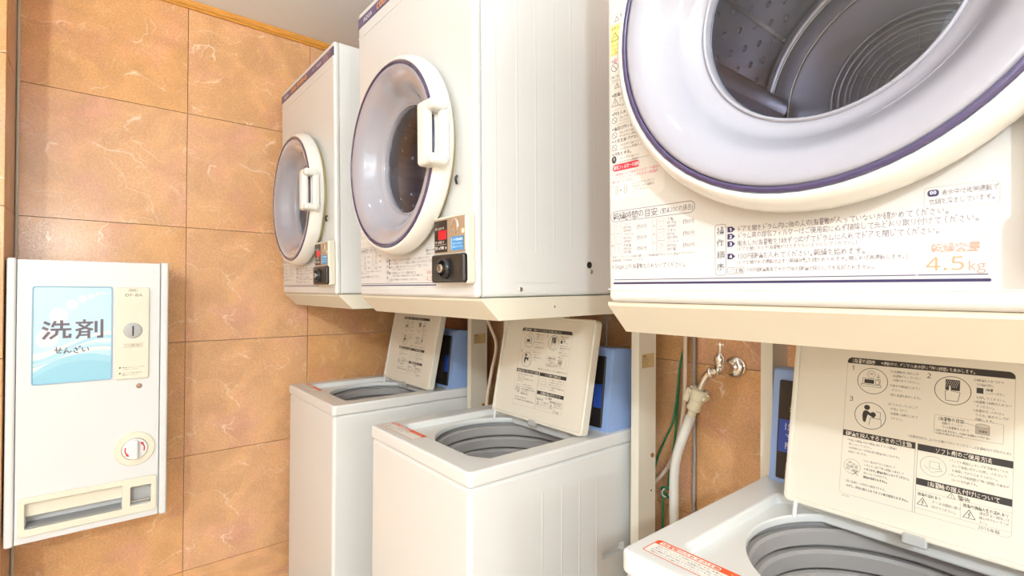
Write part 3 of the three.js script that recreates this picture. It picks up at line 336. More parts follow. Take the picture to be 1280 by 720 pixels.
  ['・「ソフト剤投入」ランプが点滅中に「ふた', '　ロック解除」ボタンを押し、ふたロック', '　を解除してから入れてください。', '・ランプの点滅時間は「残り時間」の表示が', '　13〜11分の時です。'].forEach((s, i) => print(g, s.replace('　', '  '), X(0.237), Y(0.134 - i * 0.0072), L(0.0044), { color: G, weight: 0.09, wide: 0.8 }));
  warnTriangle(g, X(0.2365), Y(0.083), L(0.01), G, 2.2); print(g, '警告', X(0.249), Y(0.0815), L(0.0072), { color: G, weight: 0.1 });
  g.strokeStyle = '#a59a8c'; g.lineWidth = 1.5; g.beginPath(); g.moveTo(X(0.1965), Y(0.0745)); g.lineTo(X(0.31), Y(0.0745)); g.moveTo(X(0.253), Y(0.0735)); g.lineTo(X(0.253), Y(0.0465)); g.moveTo(X(0.1965), Y(0.0465)); g.lineTo(X(0.31), Y(0.0465)); g.stroke();
  print(g, '感電の恐れあり', X(0.1995), Y(0.072), L(0.005), { color: '#4f463f', weight: 0.11, wide: 0.82 }); warnTriangle(g, X(0.1995), Y(0.0645), L(0.0135), C, 2.6, 'z'); ['アースは確実に取り', '付けてください。'].forEach((s, i) => print(g, s, X(0.218), Y(0.064 - i * 0.0075), L(0.0046), { color: G, wide: 0.82 }));
  fit('感電や漏電火災の恐れあり', 0.2555, 0.0718, 0.0052, 0.307, { color: '#4f463f', weight: 0.11 }); warnTriangle(g, X(0.256), Y(0.0638), L(0.0142), C, 2.6, 'z'); ['湿気の多い場所には', '据え付けないでくだ', 'さい。'].forEach((s, i) => print(g, s, X(0.2745), Y(0.065 - i * 0.0062), L(0.0043), { color: G, wide: 0.82 }));
  print(g, '2016年製', X(0.2735), Y(0.0452), L(0.0056), { color: G, wide: 0.95 }); print(g, '001384', X(0.0925), Y(0.0365), L(0.0032), { color: '#9a8f82' });
});
M.lidPrint = new THREE.MeshPhysicalMaterial({ map: lidPrint, roughness: 0.4 });
M.washerSticker = new THREE.MeshPhysicalMaterial({ roughness: 0.45, map: paper(760, 200, (g, w, h) => {
  g.fillStyle = '#efece4'; g.fillRect(0, 0, w, h); g.strokeStyle = '#d9532c'; g.lineWidth = 7; pill(g, 6, 6, w - 12, h - 12, 16); g.stroke(); g.fillStyle = '#e0562c'; g.beginPath(); g.roundRect(6, 6, w - 12, 56, [16, 16, 0, 0]); g.fill();
  g.fillStyle = '#f4efe6'; pill(g, 34, 16, 400, 38, 14); g.fill(); print(g, '洗濯物の入れすぎ注意', 48, 20, 29, { color: '#d9532c', weight: 0.12, wide: 1.25 }); print(g, '（ふたロック中）', 500, 22, 26, { color: '#fbe9df' });
  for (let i = 0; i < 4; i++) print(g, ['・防水性のシートや衣類などの洗いもの、敷物は洗わない', '・脱水しないでください。洗濯物が飛び出してけがをしたり', '　洗濯機の破損や床ぬれの原因になります。', '・運転中はふたを開けないでください。'][i], 34, 76 + i * 28, 18, { color: '#8f7f78', weight: 0.09, wide: 1.1 });
}) });
M.controlFace = new THREE.MeshPhysicalMaterial({ roughness: 0.3, map: paper(760, 380, (g, w, h) => {
  g.fillStyle = '#221c1a'; g.fillRect(0, 0, w, h); g.fillStyle = '#2f4fa5'; g.fillRect(0, 150, w, 130);
  print(g, '金　額'.replace('　', '  '), 40, 44, 26, { color: '#d8d2cc' }); print(g, '運転中', 34, 90, 28, { color: '#d8d2cc', weight: 0.11 });
  ['洗い', 'すすぎ', '脱水'].forEach((s, i) => { print(g, s, 22, 162 + i * 38, 28, { color: '#dfe3f2', weight: 0.11 }); g.fillStyle = '#a3202c'; g.fillRect(112, 166 + i * 38, 26, 22); }); g.fillStyle = '#eef'; g.beginPath(); g.moveTo(146, 166); g.lineTo(168, 178); g.lineTo(146, 190); g.fill();
  print(g, '洗濯', 40, 310, 46, { color: '#e8e2dc', weight: 0.12 }); g.fillStyle = '#0d0b0b'; g.fillRect(250, 40, 260, 90); g.fillStyle = '#3a3432'; g.fillRect(560, 40, 150, 300); print(g, '硬貨投入口', 250, 310, 34, { color: '#d8d2cc', weight: 0.1 });
}) });
M.postLabel = new THREE.MeshPhysicalMaterial({ roughness: 0.6, map: paper(200, 130, (g, w, h) => { g.fillStyle = '#cdb27c'; g.fillRect(0, 0, w, h); print(g, 'お願い', 12, 10, 24, { color: '#41372a', weight: 0.14 }); for (let i = 0; i < 4; i++) print(g, ['固定金具は外さない', '転倒の恐れがあり', 'ます。必ず床に', '取り付けること。'][i], 12, 44 + i * 20, 14, { color: '#6a5a40', weight: 0.1 }); g.strokeStyle = '#8a7a58'; g.lineWidth = 1.5; g.strokeRect(6, 36, 186, 88); }) });

// ---------------------------------------------------------------- coin-operated washers: origin on the floor under the middle of the front
const WW = 0.512, WD = 0.6, WH = 0.88, HX = 0.03, HZ = -0.288, HR = 0.205;
const washerGeo = (() => {
  const h = WW / 2, G = {};
  G.body = cut(box(-h + 0.004, h - 0.004, 0.012, WH - 0.0365, -WD + 0.004, -0.004, 0.012), new THREE.CylinderGeometry(HR + 0.01, HR + 0.01, 0.5, 48).translate(HX, WH - 0.2, HZ), box(h - 0.02, h + 0.02, 0.538, 0.564, -0.545, -0.452, 0.006));
  const s = roundRect(new THREE.Shape(), -h, 0, h, WD, 0.016); s.holes.push(roundRect(new THREE.Path(), -h + 0.062, 0.072, h - 0.056, 0.43, 0.03));
  G.deck = extrude(s, 0.036, 0.006).rotateX(-Math.PI / 2).translate(0, WH - 0.036, 0);
  G.deckFloor = cut(box(-h + 0.03, h - 0.008, WH - 0.031, WH - 0.018, -0.53, -0.05), new THREE.CylinderGeometry(HR, HR, 0.1, 96).translate(HX, WH, HZ));
  G.rim = latheAt([[HR + 0.001, WH - 0.0185], [HR - 0.001, WH - 0.0195], [HR - 0.0015, WH - 0.022], [HR - 0.0015, WH - 0.032], [HR + 0.001, WH - 0.033]]);
  G.outerTub = latheAt([[HR + 0.009, WH - 0.037], [HR + 0.009, WH - 0.43], [0.001, WH - 0.43]]);
  const crisp = (pts) => toCreasedNormals(latheAt(pts), 0.5);
  const down = (pts) => crisp(pts.map(([r, d]) => [r, WH - d]));
  G.balance = down([[0.2125, 0.07], [0.2125, 0.047], [0.209, 0.043], [0.2, 0.043], [0.196, 0.048], [0.194, 0.07], [0.197, 0.0735], [0.205, 0.0735]]);
  G.balance2 = down([[0.208, 0.105], [0.205, 0.079], [0.196, 0.076], [0.189, 0.077], [0.185, 0.083], [0.1835, 0.107], [0.186, 0.11], [0.195, 0.11]]);
  G.basket = down([[0.198, 0.14], [0.194, 0.1145], [0.185, 0.112], [0.179, 0.114], [0.175, 0.12], [0.173, 0.4], [0.06, 0.412], [0.001, 0.405]]);
  G.filter = box(-0.032, 0.032, -0.05, 0.012, -0.012, 0.012, 0.007);
  G.rib = new THREE.CylinderGeometry(0.0035, 0.0035, 0.5, 10).scale(0.18, 1, 1);
  G.lid = box(0, LW, 0, LH, -0.018, -0.0008, 0.004);
  const f = roundRect(new THREE.Shape(), -0.002, -0.002, LW + 0.002, LH + 0.002, 0.014); f.holes.push(roundRect(new THREE.Path(), 0.007, 0.007, LW - 0.007, LH - 0.007, 0.01));
  G.lidRim = extrude(f, 0.028, 0.003).translate(0, 0, -0.021);
  G.print = planarUV(new THREE.PlaneGeometry(LW - 0.013, LH - 0.013).translate(LW / 2, LH / 2, 0), 0, 0, LW, LH);
  G.grip = (() => { const q = new THREE.Shape(); q.moveTo(0.12, LH - 0.004); q.lineTo(0.128, LH + 0.012); q.lineTo(0.27, LH + 0.012); q.lineTo(0.278, LH - 0.004); q.closePath(); return extrude(q, 0.022, 0.003).translate(0, 0, -0.016); })();
  G.hinge = box(-0.0035, 0.0005, 0.012, 0.066, -0.012, 0.004, 0.001);
  G.latch = box(0.182, 0.216, -0.014, 0.006, -0.004, 0.008, 0.004);
  G.pin = new THREE.CylinderGeometry(0.004, 0.004, 0.03, 12);
  const c = new THREE.Shape(); c.moveTo(-0.487, 0); c.lineTo(-0.511, 0.226); c.quadraticCurveTo(-0.513, 0.236, -0.522, 0.236); c.lineTo(-WD + 0.012, 0.232); c.lineTo(-WD + 0.002, 0.218); c.lineTo(-WD + 0.002, 0); c.closePath();
  G.control = new THREE.ExtrudeGeometry(c, { depth: WW - 0.03, bevelEnabled: false }).rotateY(-Math.PI / 2).translate(WW / 2 - 0.015, WH, 0);
  G.face = box(-0.227, 0.217, 0.008, 0.214, -0.002, 0.006, 0.004); G.facePrint = new THREE.PlaneGeometry(0.436, 0.198).translate(-0.005, 0.111, 0.0064);
  G.sticker = new THREE.PlaneGeometry(0.19, 0.048).rotateX(-Math.PI / 2);
  return G;
})();
function latheAt(pts) { return lathe(pts, 96).translate(HX, 0, HZ); }
function washer(x, label) {
  const t = thing('coin_washer', label, 'washer', [x, 0, -0.637], 'coin-operated washers in a row'), G = washerGeo;
  add('body', G.body, M.cream, t);
  for (const z of [-0.225, -0.294, -0.360, -0.429]) { const r = add('side_rib', G.rib, M.cream, t); r.position.set(WW / 2 - 0.0042, 0.53, z); }
  for (const [px, pz] of [[-0.2, -0.06], [0.2, -0.06], [-0.2, -0.54], [0.2, -0.54]]) add('foot', new THREE.CylinderGeometry(0.022, 0.026, 0.013, 20).translate(px, 0.0066, pz), M.black, t);
  const deck = add('top_deck', G.deck, M.cream, t); add('deck_floor', G.deckFloor, M.cream, deck); add('opening_rim', G.rim, M.cream, deck);
  const tub = add('tub', G.outerTub, M.outerTub, t); add('balance_ring', G.balance, M.tub, tub); add('balance_ring', G.balance2, M.tub, tub); add('basket', G.basket, M.tub, tub);
  const fl = add('lint_filter', G.filter, M.tub, tub); fl.position.set(HX - 0.15, WH - 0.165, HZ - 0.075); fl.rotation.y = 1.11;
  const lid = add('lid', G.lid, M.lidCream, t); lid.position.set(-WW / 2 + 0.087, WH + 0.005, -0.393); lid.rotation.x = -Math.atan2(0.06, 0.31);
  add('lid_rim', G.lidRim, M.lidCream, lid); add('instruction_print', G.print, M.lidPrint, lid).userData.label = 'dark printed washing instructions'; add('grip', G.grip, M.lidCream, lid); add('hinge_plate', G.hinge, M.steel, lid); add('latch', G.latch, M.silver, lid);
  add('hinge_pin', G.pin.clone().translate(0.02, -0.012, 0.006), M.white, lid);
  const cb = add('control_box', G.control, M.blue, t); const face = add('control_panel', G.face, M.black, cb); face.position.set(0, WH, -0.487); face.rotation.x = -Math.atan2(0.024, 0.226); add('panel_print', G.facePrint, M.controlFace, face);
  const st = add('caution_sticker', G.sticker, M.washerSticker, t); st.position.set(-WW / 2 + 0.118, WH + 0.0006, -0.047);
  return t;
}
washer(-1.981, 'cream top-loading coin washer with raised lid against the dispenser wall');
washer(-1.167, 'cream top-loading coin washer with raised lid, middle one of three');
washer(-0.244, 'cream top-loading coin washer with raised lid, under the dryer beside the water tap');

// ---------------------------------------------------------------- dryer stands: a tray with a sloping front on two posts
const TILT = 0.017;                                  // the dryers lean forward by about a degree
function stand(x, posts, label) {
  const t = thing('dryer_stand', label, 'stand', [x, 0, -0.63], 'stands that carry the dryers');
  const s = new THREE.Shape(); s.moveTo(0, 0); s.lineTo(-0.0005, -0.006); s.lineTo(-0.045, -0.0497); s.lineTo(-0.6, -0.0497); s.lineTo(-0.6, 0); s.closePath();
  const g = new THREE.ExtrudeGeometry(s, { depth: 0.612, bevelEnabled: true, bevelSize: 0.0012, bevelThickness: 0.0012, bevelOffset: -0.0012, bevelSegments: 2 }).rotateY(-Math.PI / 2).translate(0.306, 0, 0);
  const tray = add('tray', g, M.stand, t); tray.position.set(0, EYE - 0.0163, 0); tray.rotation.x = TILT;
  for (const [px, pz] of [[0.308, -0.213]]) add('screw', new THREE.SphereGeometry(0.0035, 12, 8).scale(0.4, 1, 1).translate(0.3062, -0.024, pz), M.black, tray);  // black dome drawn for the dark inside of a hole in the tray side
  for (const px of posts) {
    const p = new THREE.Shape(); p.moveTo(-0.013, 0); p.lineTo(0.013, 0); p.lineTo(0.013, 0.08); p.lineTo(-0.013, 0.08); p.closePath();
    const post = add('post', extrude(p, EYE - 0.06, 0.0015).rotateX(-Math.PI / 2), M.stand, t); post.position.set(px, 0, -0.55);
    add('label', new THREE.PlaneGeometry(0.058, 0.04).rotateY(Math.PI / 2).translate(0.0136, EYE - 0.196, -0.041), M.postLabel, post);
    add('screw', new THREE.CylinderGeometry(0.006, 0.006, 0.004, 16).rotateZ(Math.PI / 2).translate(0.0145, EYE - 0.469, -0.062), M.copper, post);
    add('hole', new THREE.CylinderGeometry(0.003, 0.003, 0.001, 12).rotateZ(Math.PI / 2).translate(0.0132, EYE - 0.57, -0.06), M.tubDark, post);
    add('foot_plate', box(-0.03, 0.03, 0, 0.005, -0.09, 0.01), M.stand, post);
  }
}
stand(-1.963, [-0.293, 0.271], 'cream steel dryer stand by the dispenser wall');
stand(-1.165, [-0.293, 0.289], 'cream steel dryer stand between its two neighbours');
stand(-0.214, [-0.301, 0.293], 'cream steel dryer stand straddling the washer beside the water tap');

// ---------------------------------------------------------------- coin-operated dryers: origin at the middle of the lower front edge
const DY = 0.349;                                    // height of the door's centre
const dryerGeo = (() => {
  const h = DW / 2, G = {};
  const shell = roundRect(new THREE.Shape(), -h, 0, h, DH, 0.012); shell.holes.push(roundRect(new THREE.Path(), -h + 0.008, 0.008, h - 0.008, DH - 0.008, 0.006));
  G.cabinet = extrude(shell, 0.53, 0.001).translate(0, 0.0005, -0.55); G.back = box(-h + 0.004, h - 0.004, 0.004, DH - 0.004, -0.552, -0.545);
  G.front = planarUV(cut(box(-h, h, 0, DH, -0.0212, 0, 0.0095, 3), new THREE.CylinderGeometry(0.2, 0.2, 0.1, 96).rotateX(Math.PI / 2).translate(0, DY, 0)), -h, 0, DW, DH);
  G.ridge = box(-h + 0.004, h - 0.004, 0.7625, 0.7665, -0.002, 0.0022, 0.0018); G.crease = box(-h + 0.002, h - 0.002, 0.0185, 0.0205, -0.002, 0.0008);
  G.band = box(-h + 0.003, h - 0.003, 0.7945, 0.8235, -0.002, 0.0008); G.bandPrint = new THREE.PlaneGeometry(DW - 0.008, 0.0276).translate(0, 0.809, 0.0011);
  G.shade_collar = latheZ([[0.2, -0.02], [0.226, 0.0005], [0.229, 0.014], [0.2, 0.014]]);  // collar behind the door ring, coloured like the shadow in that gap
  G.ring = latheZ([[0.205, 0.012], [0.236, 0.011], [0.2425, 0.015], [0.2445, 0.023], [0.2435, 0.036], [0.239, 0.048], [0.233, 0.0545], [0.229, 0.0555], [0.2265, 0.054], [0.2265, 0.045]]);
  G.violet = latheZ([[0.2268, 0.046], [0.2268, 0.0545], [0.2245, 0.0572], [0.2205, 0.0575], [0.2195, 0.0555], [0.2195, 0.046]]);
  G.dish = latheZ([[0.2196, 0.05], [0.2185, 0.0555], [0.214, 0.0565], [0.205, 0.055], [0.192, 0.0495], [0.183, 0.043], [0.174, 0.034], [0.163, 0.018], [0.156, 0.009], [0.147, 0.003], [0.1425, 0.0005], [0.139, -0.004], [0.1355, -0.012], [0.1335, -0.016]], 96);
  G.window = latheZ([[0.1355, -0.012], [0.12, -0.0085], [0.08, -0.004], [0.04, -0.002], [0.0001, -0.0015]]);
  G.windowRim = latheZ([[0.1395, -0.0035], [0.1375, -0.0005], [0.1345, -0.003], [0.1335, -0.013]]);
  G.handle = mergeGeometries([box(0.203, 0.24, -0.068, 0.068, 0.064, 0.086, 0.009, 3), box(0.205, 0.262, 0.046, 0.068, 0.04, 0.084, 0.008, 3), box(0.205, 0.262, -0.068, -0.046, 0.04, 0.084, 0.008, 3), box(0.236, 0.258, -0.06, 0.06, 0.034, 0.056, 0.007, 3)]);
  G.drum = latheZ([[0.215, -0.022], [0.25, -0.03], [0.252, -0.05], [0.252, -0.42], [0.246, -0.428]]); G.drumLip = latheZ([[0.2, -0.021], [0.215, -0.024], [0.22, -0.034], [0.2, -0.034]]);
  G.drumBack = latheZ([[0.246, -0.428], [0.236, -0.436], [0.2, -0.438], [0.0001, -0.438]]); G.ringA = new THREE.TorusGeometry(0.237, 0.0035, 8, 72).translate(0, 0, -0.43); G.ringB = new THREE.TorusGeometry(0.206, 0.003, 8, 72).translate(0, 0, -0.436);
  G.filter = mergeGeometries([0.128, 0.117, 0.106].map((r, i) => new THREE.TorusGeometry(r, 0.0035 - i * 0.0006, 8, 64).translate(0, 0, -0.43)));
  G.grid = (() => { const l = []; for (let k = 0; k < 8; k++) l.push(new THREE.TorusGeometry(0.012 + k * 0.0125, 0.0012, 6, 40).translate(0, 0, -0.432)); for (let k = 0; k < 12; k++) l.push(box(0.01, 0.105, -0.0012, 0.0012, -0.433, -0.4305).rotateZ(k * Math.PI / 6)); return mergeGeometries(l); })();
  G.dimples = (() => { const l = []; for (let k = 0; k < 42; k++) for (let j = 0; j < 9; j++) { if (k % 14 === 6 || k % 14 === 7) continue; const a = (k + (j % 2) * 0.5) / 42 * Math.PI * 2; l.push(new THREE.SphereGeometry(0.0058, 8, 6).scale(0.55, 1, 1).translate(0.2512, 0, -0.075 - j * 0.038).rotateZ(a)); } return mergeGeometries(l); })();
  G.lifter = (() => { const s = new THREE.Shape(); s.moveTo(0, -0.055); s.quadraticCurveTo(-0.02, -0.03, -0.05, -0.014); s.quadraticCurveTo(-0.058, 0, -0.05, 0.014); s.quadraticCurveTo(-0.02, 0.03, 0, 0.055); s.closePath(); return extrude(s, 0.36, 0.006).translate(0.251, 0, -0.415); })();
  G.seam = box(0.2475, 0.2505, -0.003, 0.003, -0.415, -0.05);
  G.housing = box(0.167, 0.2985, 0.031, 0.179, -0.002, 0.022, 0.005); G.plate = box(0.171, 0.2945, 0.098, 0.175, 0.02, 0.0235, 0.003);
  G.display = box(0.174, 0.226, 0.101, 0.171, 0.0225, 0.0245, 0.001); G.displayPrint = new THREE.PlaneGeometry(0.0505, 0.0685).translate(0.2, 0.136, 0.0247); G.red = box(0.192, 0.2245, 0.1285, 0.1485, 0.0246, 0.0254);
  G.button = new THREE.SphereGeometry(0.0145, 28, 16).scale(1, 1.15, 0.35).translate(0.2555, 0.155, 0.0232); G.dot = new THREE.CylinderGeometry(0.0055, 0.0055, 0.001, 24).rotateX(Math.PI / 2).translate(0.2865, 0.142, 0.0238); G.blue = new THREE.PlaneGeometry(0.049, 0.029).translate(0.264, 0.117, 0.0241);
  G.block = box(0.168, 0.2975, 0.033, 0.0955, 0.006, 0.031, 0.006); G.lockRing = latheZ([[0.0235, 0.0305], [0.0235, 0.037], [0.021, 0.041], [0.0175, 0.0415], [0.0155, 0.038], [0.015, 0.031]], 40).translate(0.228, 0.064, 0); G.lock = latheZ([[0.0001, 0.0445], [0.0085, 0.0445], [0.0098, 0.043], [0.0098, 0.033], [0.015, 0.032]], 32).translate(0.226, 0.064, 0); G.key = box(0.2235, 0.2265, 0.058, 0.07, 0.0443, 0.0452);
  G.rib = new THREE.CylinderGeometry(0.0035, 0.0035, 0.72, 10).scale(0.16, 1, 1); G.sideSeam = box(0, 0.0012, -0.0012, 0.0012, -0.53, 0); G.screw = new THREE.SphereGeometry(0.0055, 14, 10).scale(0.4, 1, 1); G.plug = new THREE.CylinderGeometry(0.0085, 0.0085, 0.0025, 24).rotateZ(Math.PI / 2);
  G.spring = tube([[0.236, -0.082, 0.004], [0.243, -0.09, 0.012], [0.238, -0.1, 0.006]], 0.003, 12, 6);
  return G;
})();
function dryer(x, label) {
  const t = thing('coin_dryer', label, 'dryer', [x, EYE - 0.0163 + 0.0004, -0.62], 'coin-operated dryers above the washers'), G = dryerGeo; t.rotation.x = TILT;
  const cab = add('cabinet', G.cabinet, M.cream, t); add('back_panel', G.back, M.cream, cab);
  for (const z of [-0.055, -0.116, -0.173, -0.23, -0.29, -0.38, -0.44]) add('side_rib', G.rib, M.cream, cab).position.set(DW / 2 - 0.0003, 0.46, z);
  add('side_seam', G.sideSeam, M.cream, cab).position.set(DW / 2, 0.034, -0.02);
  for (const [y, z] of [[0.0175, -0.124], [0.06, -0.362]]) add('screw', G.screw, M.steel, cab).position.set(DW / 2 + 0.0005, y, z);
  add('hole_plug', G.plug, M.black, cab).position.set(DW / 2 + 0.0005, 0.077, -0.354);
  const fr = add('front_panel', G.front, M.dryerFace, t); fr.userData.label = 'front panel with printed warnings, drying table and operating steps'; add('ridge', G.ridge, M.cream, fr); add('crease', G.crease, M.cream, fr);
  const band = add('logo_band', G.band, M.violet, t); add('band_print', G.bandPrint, M.band, band);
  const drum = add('drum', G.drum, M.drum, t); drum.position.y = DY; add('drum_lip', G.drumLip, M.shade_collar, drum); add('drum_back', G.drumBack, M.drum, drum); add('rim_strip', G.ringA, M.steel, drum); add('rim_strip', G.ringB, M.steel, drum); add('filter_frame', G.filter, M.filter, drum); add('filter_grid', G.grid, M.filter, drum);
  add('drum_dimples', G.dimples, M.drum, drum).userData.kind = 'stuff';
  for (let k = 0; k < 3; k++) { add('lifter', G.lifter, M.drum, drum).rotation.z = (k + 0.46) / 3 * Math.PI * 2; add('seam_strip', G.seam, M.steel, drum).rotation.z = (k + 0.2) / 3 * Math.PI * 2; }
  const door = add('door', G.ring, M.ring, t); door.position.y = DY; add('shade_collar', G.shade_collar, M.shade_collar, door); add('violet_ring', G.violet, M.violet, door); add('dish', G.dish, M.dish, door); add('window', G.window, M.glass, door); add('window_rim', G.windowRim, M.dish, door); add('handle', G.handle, M.ring, door); add('latch_spring', G.spring, M.black, door);
  const coin = add('coin_box', G.housing, M.beige, t); add('face_plate', G.plate, M.champagne, coin); add('display', G.display, M.black, coin); add('display_print', G.displayPrint, M.coinDisplay, coin); add('red_digits', G.red, M.redLight, coin); add('return_button', G.button, M.steel, coin); add('indicator', G.dot, M.beige, coin); add('notice_sticker', G.blue, M.blueSticker, coin); add('coin_safe', G.block, M.black, coin); add('lock_ring', G.lockRing, M.blackGloss, coin); add('lock', G.lock, M.steel, coin); add('keyhole', G.key, M.black, coin);
  return t;
}
dryer(-1.963, 'cream coin dryer with round smoky door right beside the dispenser wall');
dryer(-1.165, 'cream coin dryer with round smoky door between two other dryers');
dryer(-0.214, 'cream coin dryer with round smoky door, the end one beside the water tap');

// ---------------------------------------------------------------- detergent dispenser: local +z points out of the wall
{
  const t = thing('detergent_dispenser', 'white wall-mounted detergent vending box with a blue poster and coin slot', 'dispenser', [XW + 0.001, EYE - 0.782, -0.0025]); t.rotation.y = Math.PI / 2;
  const F = 0.25, ly = (y) => y + 0.782, lx = (z) => -(z + 0.0025);
  const housing = add('housing', cut(box(lx(0.176), lx(-0.18), 0.004, 0.868, 0, F, 0.003), box(lx(0.152), lx(-0.081), ly(-0.733), ly(-0.657), F - 0.06, F + 0.05), box(lx(-0.104), lx(-0.159), ly(-0.728), ly(-0.668), F - 0.03, F + 0.05)), M.steelWhite, t);
  add('side_rail', box(-0.2015, lx(0.1775), 0, 0.872, 0, F + 0.002, 0.007, 3), M.steelWhite, t); add('side_rail', box(lx(-0.1815), 0.2015, 0, 0.872, 0, F + 0.002, 0.007, 3), M.steelWhite, t);
  const fr = roundRect(new THREE.Shape(), lx(0.143), ly(-0.3), lx(-0.051), ly(0.005), 0.01); fr.holes.push(roundRect(new THREE.Path(), lx(0.1395), ly(-0.2965), lx(-0.0475), ly(0.0015), 0.008));
  const poster = add('poster', box(lx(0.142), lx(-0.05), ly(-0.299), ly(0.004), F - 0.001, F + 0.001), new THREE.MeshPhysicalMaterial({ color: 0xa9d2e2, roughness: 0.4 }), t);
  add('poster_frame', extrude(fr, 0.004, 0.001).translate(0, 0, F), std(0.30, 0.47, 0.60, 0.3), poster);
  add('poster_print', new THREE.PlaneGeometry(0.187, 0.298).translate((lx(0.1395) + lx(-0.0475)) / 2, ly(-0.1475), F + 0.0014), new THREE.MeshPhysicalMaterial({ roughness: 0.3, clearcoat: 0.5, clearcoatRoughness: 0.15, map: paper(640, 1020, (g, w, h) => {
    g.fillStyle = '#bfdde6'; g.fillRect(0, 0, w, h); g.fillStyle = '#e9e4e2'; for (const [x, y, r] of [[110, 545, 92], [200, 300, 76], [305, 190, 50], [392, 128, 36], [464, 94, 26], [520, 70, 18], [562, 60, 11], [590, 60, 8]]) { g.beginPath(); g.ellipse(x, y, r, r * 1.06, 0, 0, 7); g.fill(); }
    const wave = (c, a) => { g.fillStyle = c; g.beginPath(); g.moveTo(0, a[0]); g.bezierCurveTo(w * 0.3, a[1], w * 0.55, a[2], w, a[3]); g.lineTo(w, a[7]); g.bezierCurveTo(w * 0.55, a[6], w * 0.3, a[5], 0, a[4]); g.closePath(); g.fill(); };
    wave('#e6e3e2', [700, 690, 520, 480, 830, 760, 560, 610]); wave('#a9d4e2', [770, 770, 500, 530, 812, 800, 540, 570]); wave('#e6e3e2', [850, 800, 610, 660, 890, 830, 650, 700]); wave('#a9d4e2', [830, 790, 590, 640, 848, 800, 612, 660]); g.fillStyle = '#9fd0e0'; g.beginPath(); g.moveTo(0, 905); g.bezierCurveTo(w * 0.3, 720, w * 0.65, 680, w, 770); g.lineTo(w, h); g.lineTo(0, h); g.fill(); g.fillStyle = '#93c9dc'; g.beginPath(); g.moveTo(0, 960); g.bezierCurveTo(w * 0.3, 800, w * 0.65, 760, w, 840); g.lineTo(w, h); g.lineTo(0, h); g.fill();
    g.strokeStyle = '#5b4d5c'; g.lineCap = 'butt'; g.lineJoin = 'miter';
    const brush = (x, y, sx, sy, list) => { for (const [wd, ...q] of list) { g.lineWidth = wd * sy; g.beginPath(); q.forEach(([a, b], i) => (i ? g.lineTo(x + a * sx, y + b * sy) : g.moveTo(x + a * sx, y + b * sy))); g.stroke(); } };
    brush(66, 350, 2.42, 2.1, [[13, [7, 9], [27, 23]], [13, [2, 36], [21, 49]], [13, [5, 95], [25, 60]], [11, [45, 5], [34, 36]], [11, [39, 23], [92, 23]], [12, [65, 2], [65, 50]], [11, [29, 49], [98, 49]], [12, [51, 50], [48, 73], [27, 94]], [12, [74, 50], [74, 88], [93, 88], [94, 72]]]);
    brush(330, 350, 2.42, 2.1, [[11, [33, 0], [33, 15]], [10, [3, 17], [64, 17]], [11, [13, 24], [36, 44], [63, 55]], [11, [54, 20], [33, 45], [3, 56]], [11, [19, 56], [17, 78], [6, 98]], [12, [49, 55], [49, 99]], [9, [18, 65], [49, 65]], [9, [16, 81], [49, 81]], [12, [74, 10], [74, 70]], [12, [95, 1], [95, 93], [78, 93]]]);
    g.lineCap = g.lineJoin = 'round'; print(g, 'せんざい', 158, 640, 74, { color: '#5b4d5c', weight: 0.125, gap: 1.02 });
  }) }), poster);
  const cp = add('coin_plate', box(lx(-0.059), lx(-0.15), ly(-0.304), ly(0.003), F - 0.001, F + 0.007, 0.006), M.beige, t);
  add('plate_print', new THREE.PlaneGeometry(0.076, 0.036).translate(lx(-0.105), ly(-0.018), F + 0.0073), new THREE.MeshPhysicalMaterial({ roughness: 0.45, map: paper(228, 108, (g, w, h) => { g.fillStyle = '#e4ddc8'; g.fillRect(0, 0, w, h); g.strokeStyle = '#6d675f'; g.lineWidth = 2; g.strokeRect(78, 6, 68, 26); print(g, 'SAVE', 84, 9, 19, { color: '#4b4640', bold: true }); print(g, 'DF-8A', 46, 50, 36, { color: '#4b4640', wide: 1.35 }); }) }), cp);
  add('notice_print', new THREE.PlaneGeometry(0.078, 0.042).translate(lx(-0.105), ly(-0.278), F + 0.0073), new THREE.MeshPhysicalMaterial({ roughness: 0.45, map: paper(312, 168, (g, w, h) => { g.fillStyle = '#e4ddc8'; g.fillRect(0, 0, w, h); for (const [y, a, b] of [[16, '硬貨を入れてハンドルを右', 'へまわしてください。'], [92, '出てこない時は返却口を', '確かめてください。']]) { g.fillStyle = '#222'; g.beginPath(); g.moveTo(14, y); g.lineTo(40, y + 12); g.lineTo(14, y + 24); g.fill(); print(g, a, 48, y + 2, 19, { color: '#6f6a62' }); print(g, b, 48, y + 28, 19, { color: '#6f6a62' }); } }) }), cp);
  const bumps = []; for (const [y0, n] of [[-0.047, 6], [-0.212, 5]]) for (let r = 0; r < n; r++) for (let c = 0; c < 8; c++) bumps.push(box(lx(-0.07 - c * 0.0096), lx(-0.0745 - c * 0.0096), ly(y0 - r * 0.0098 - 0.005), ly(y0 - r * 0.0098), F + 0.006, F + 0.0083));
  add('raised_dots', mergeGeometries(bumps), M.beige, cp).userData.kind = 'stuff';
  const slot = add('coin_slot', latheZ([[0.0001, 0.012], [0.02, 0.0115], [0.0255, 0.0085], [0.0265, 0.006]], 40).translate(lx(-0.105), ly(-0.142), F), M.silver, t); add('slot', box(lx(-0.105) - 0.0022, lx(-0.105) + 0.0022, ly(-0.159), ly(-0.126), F + 0.0105, F + 0.0128), M.black, slot);
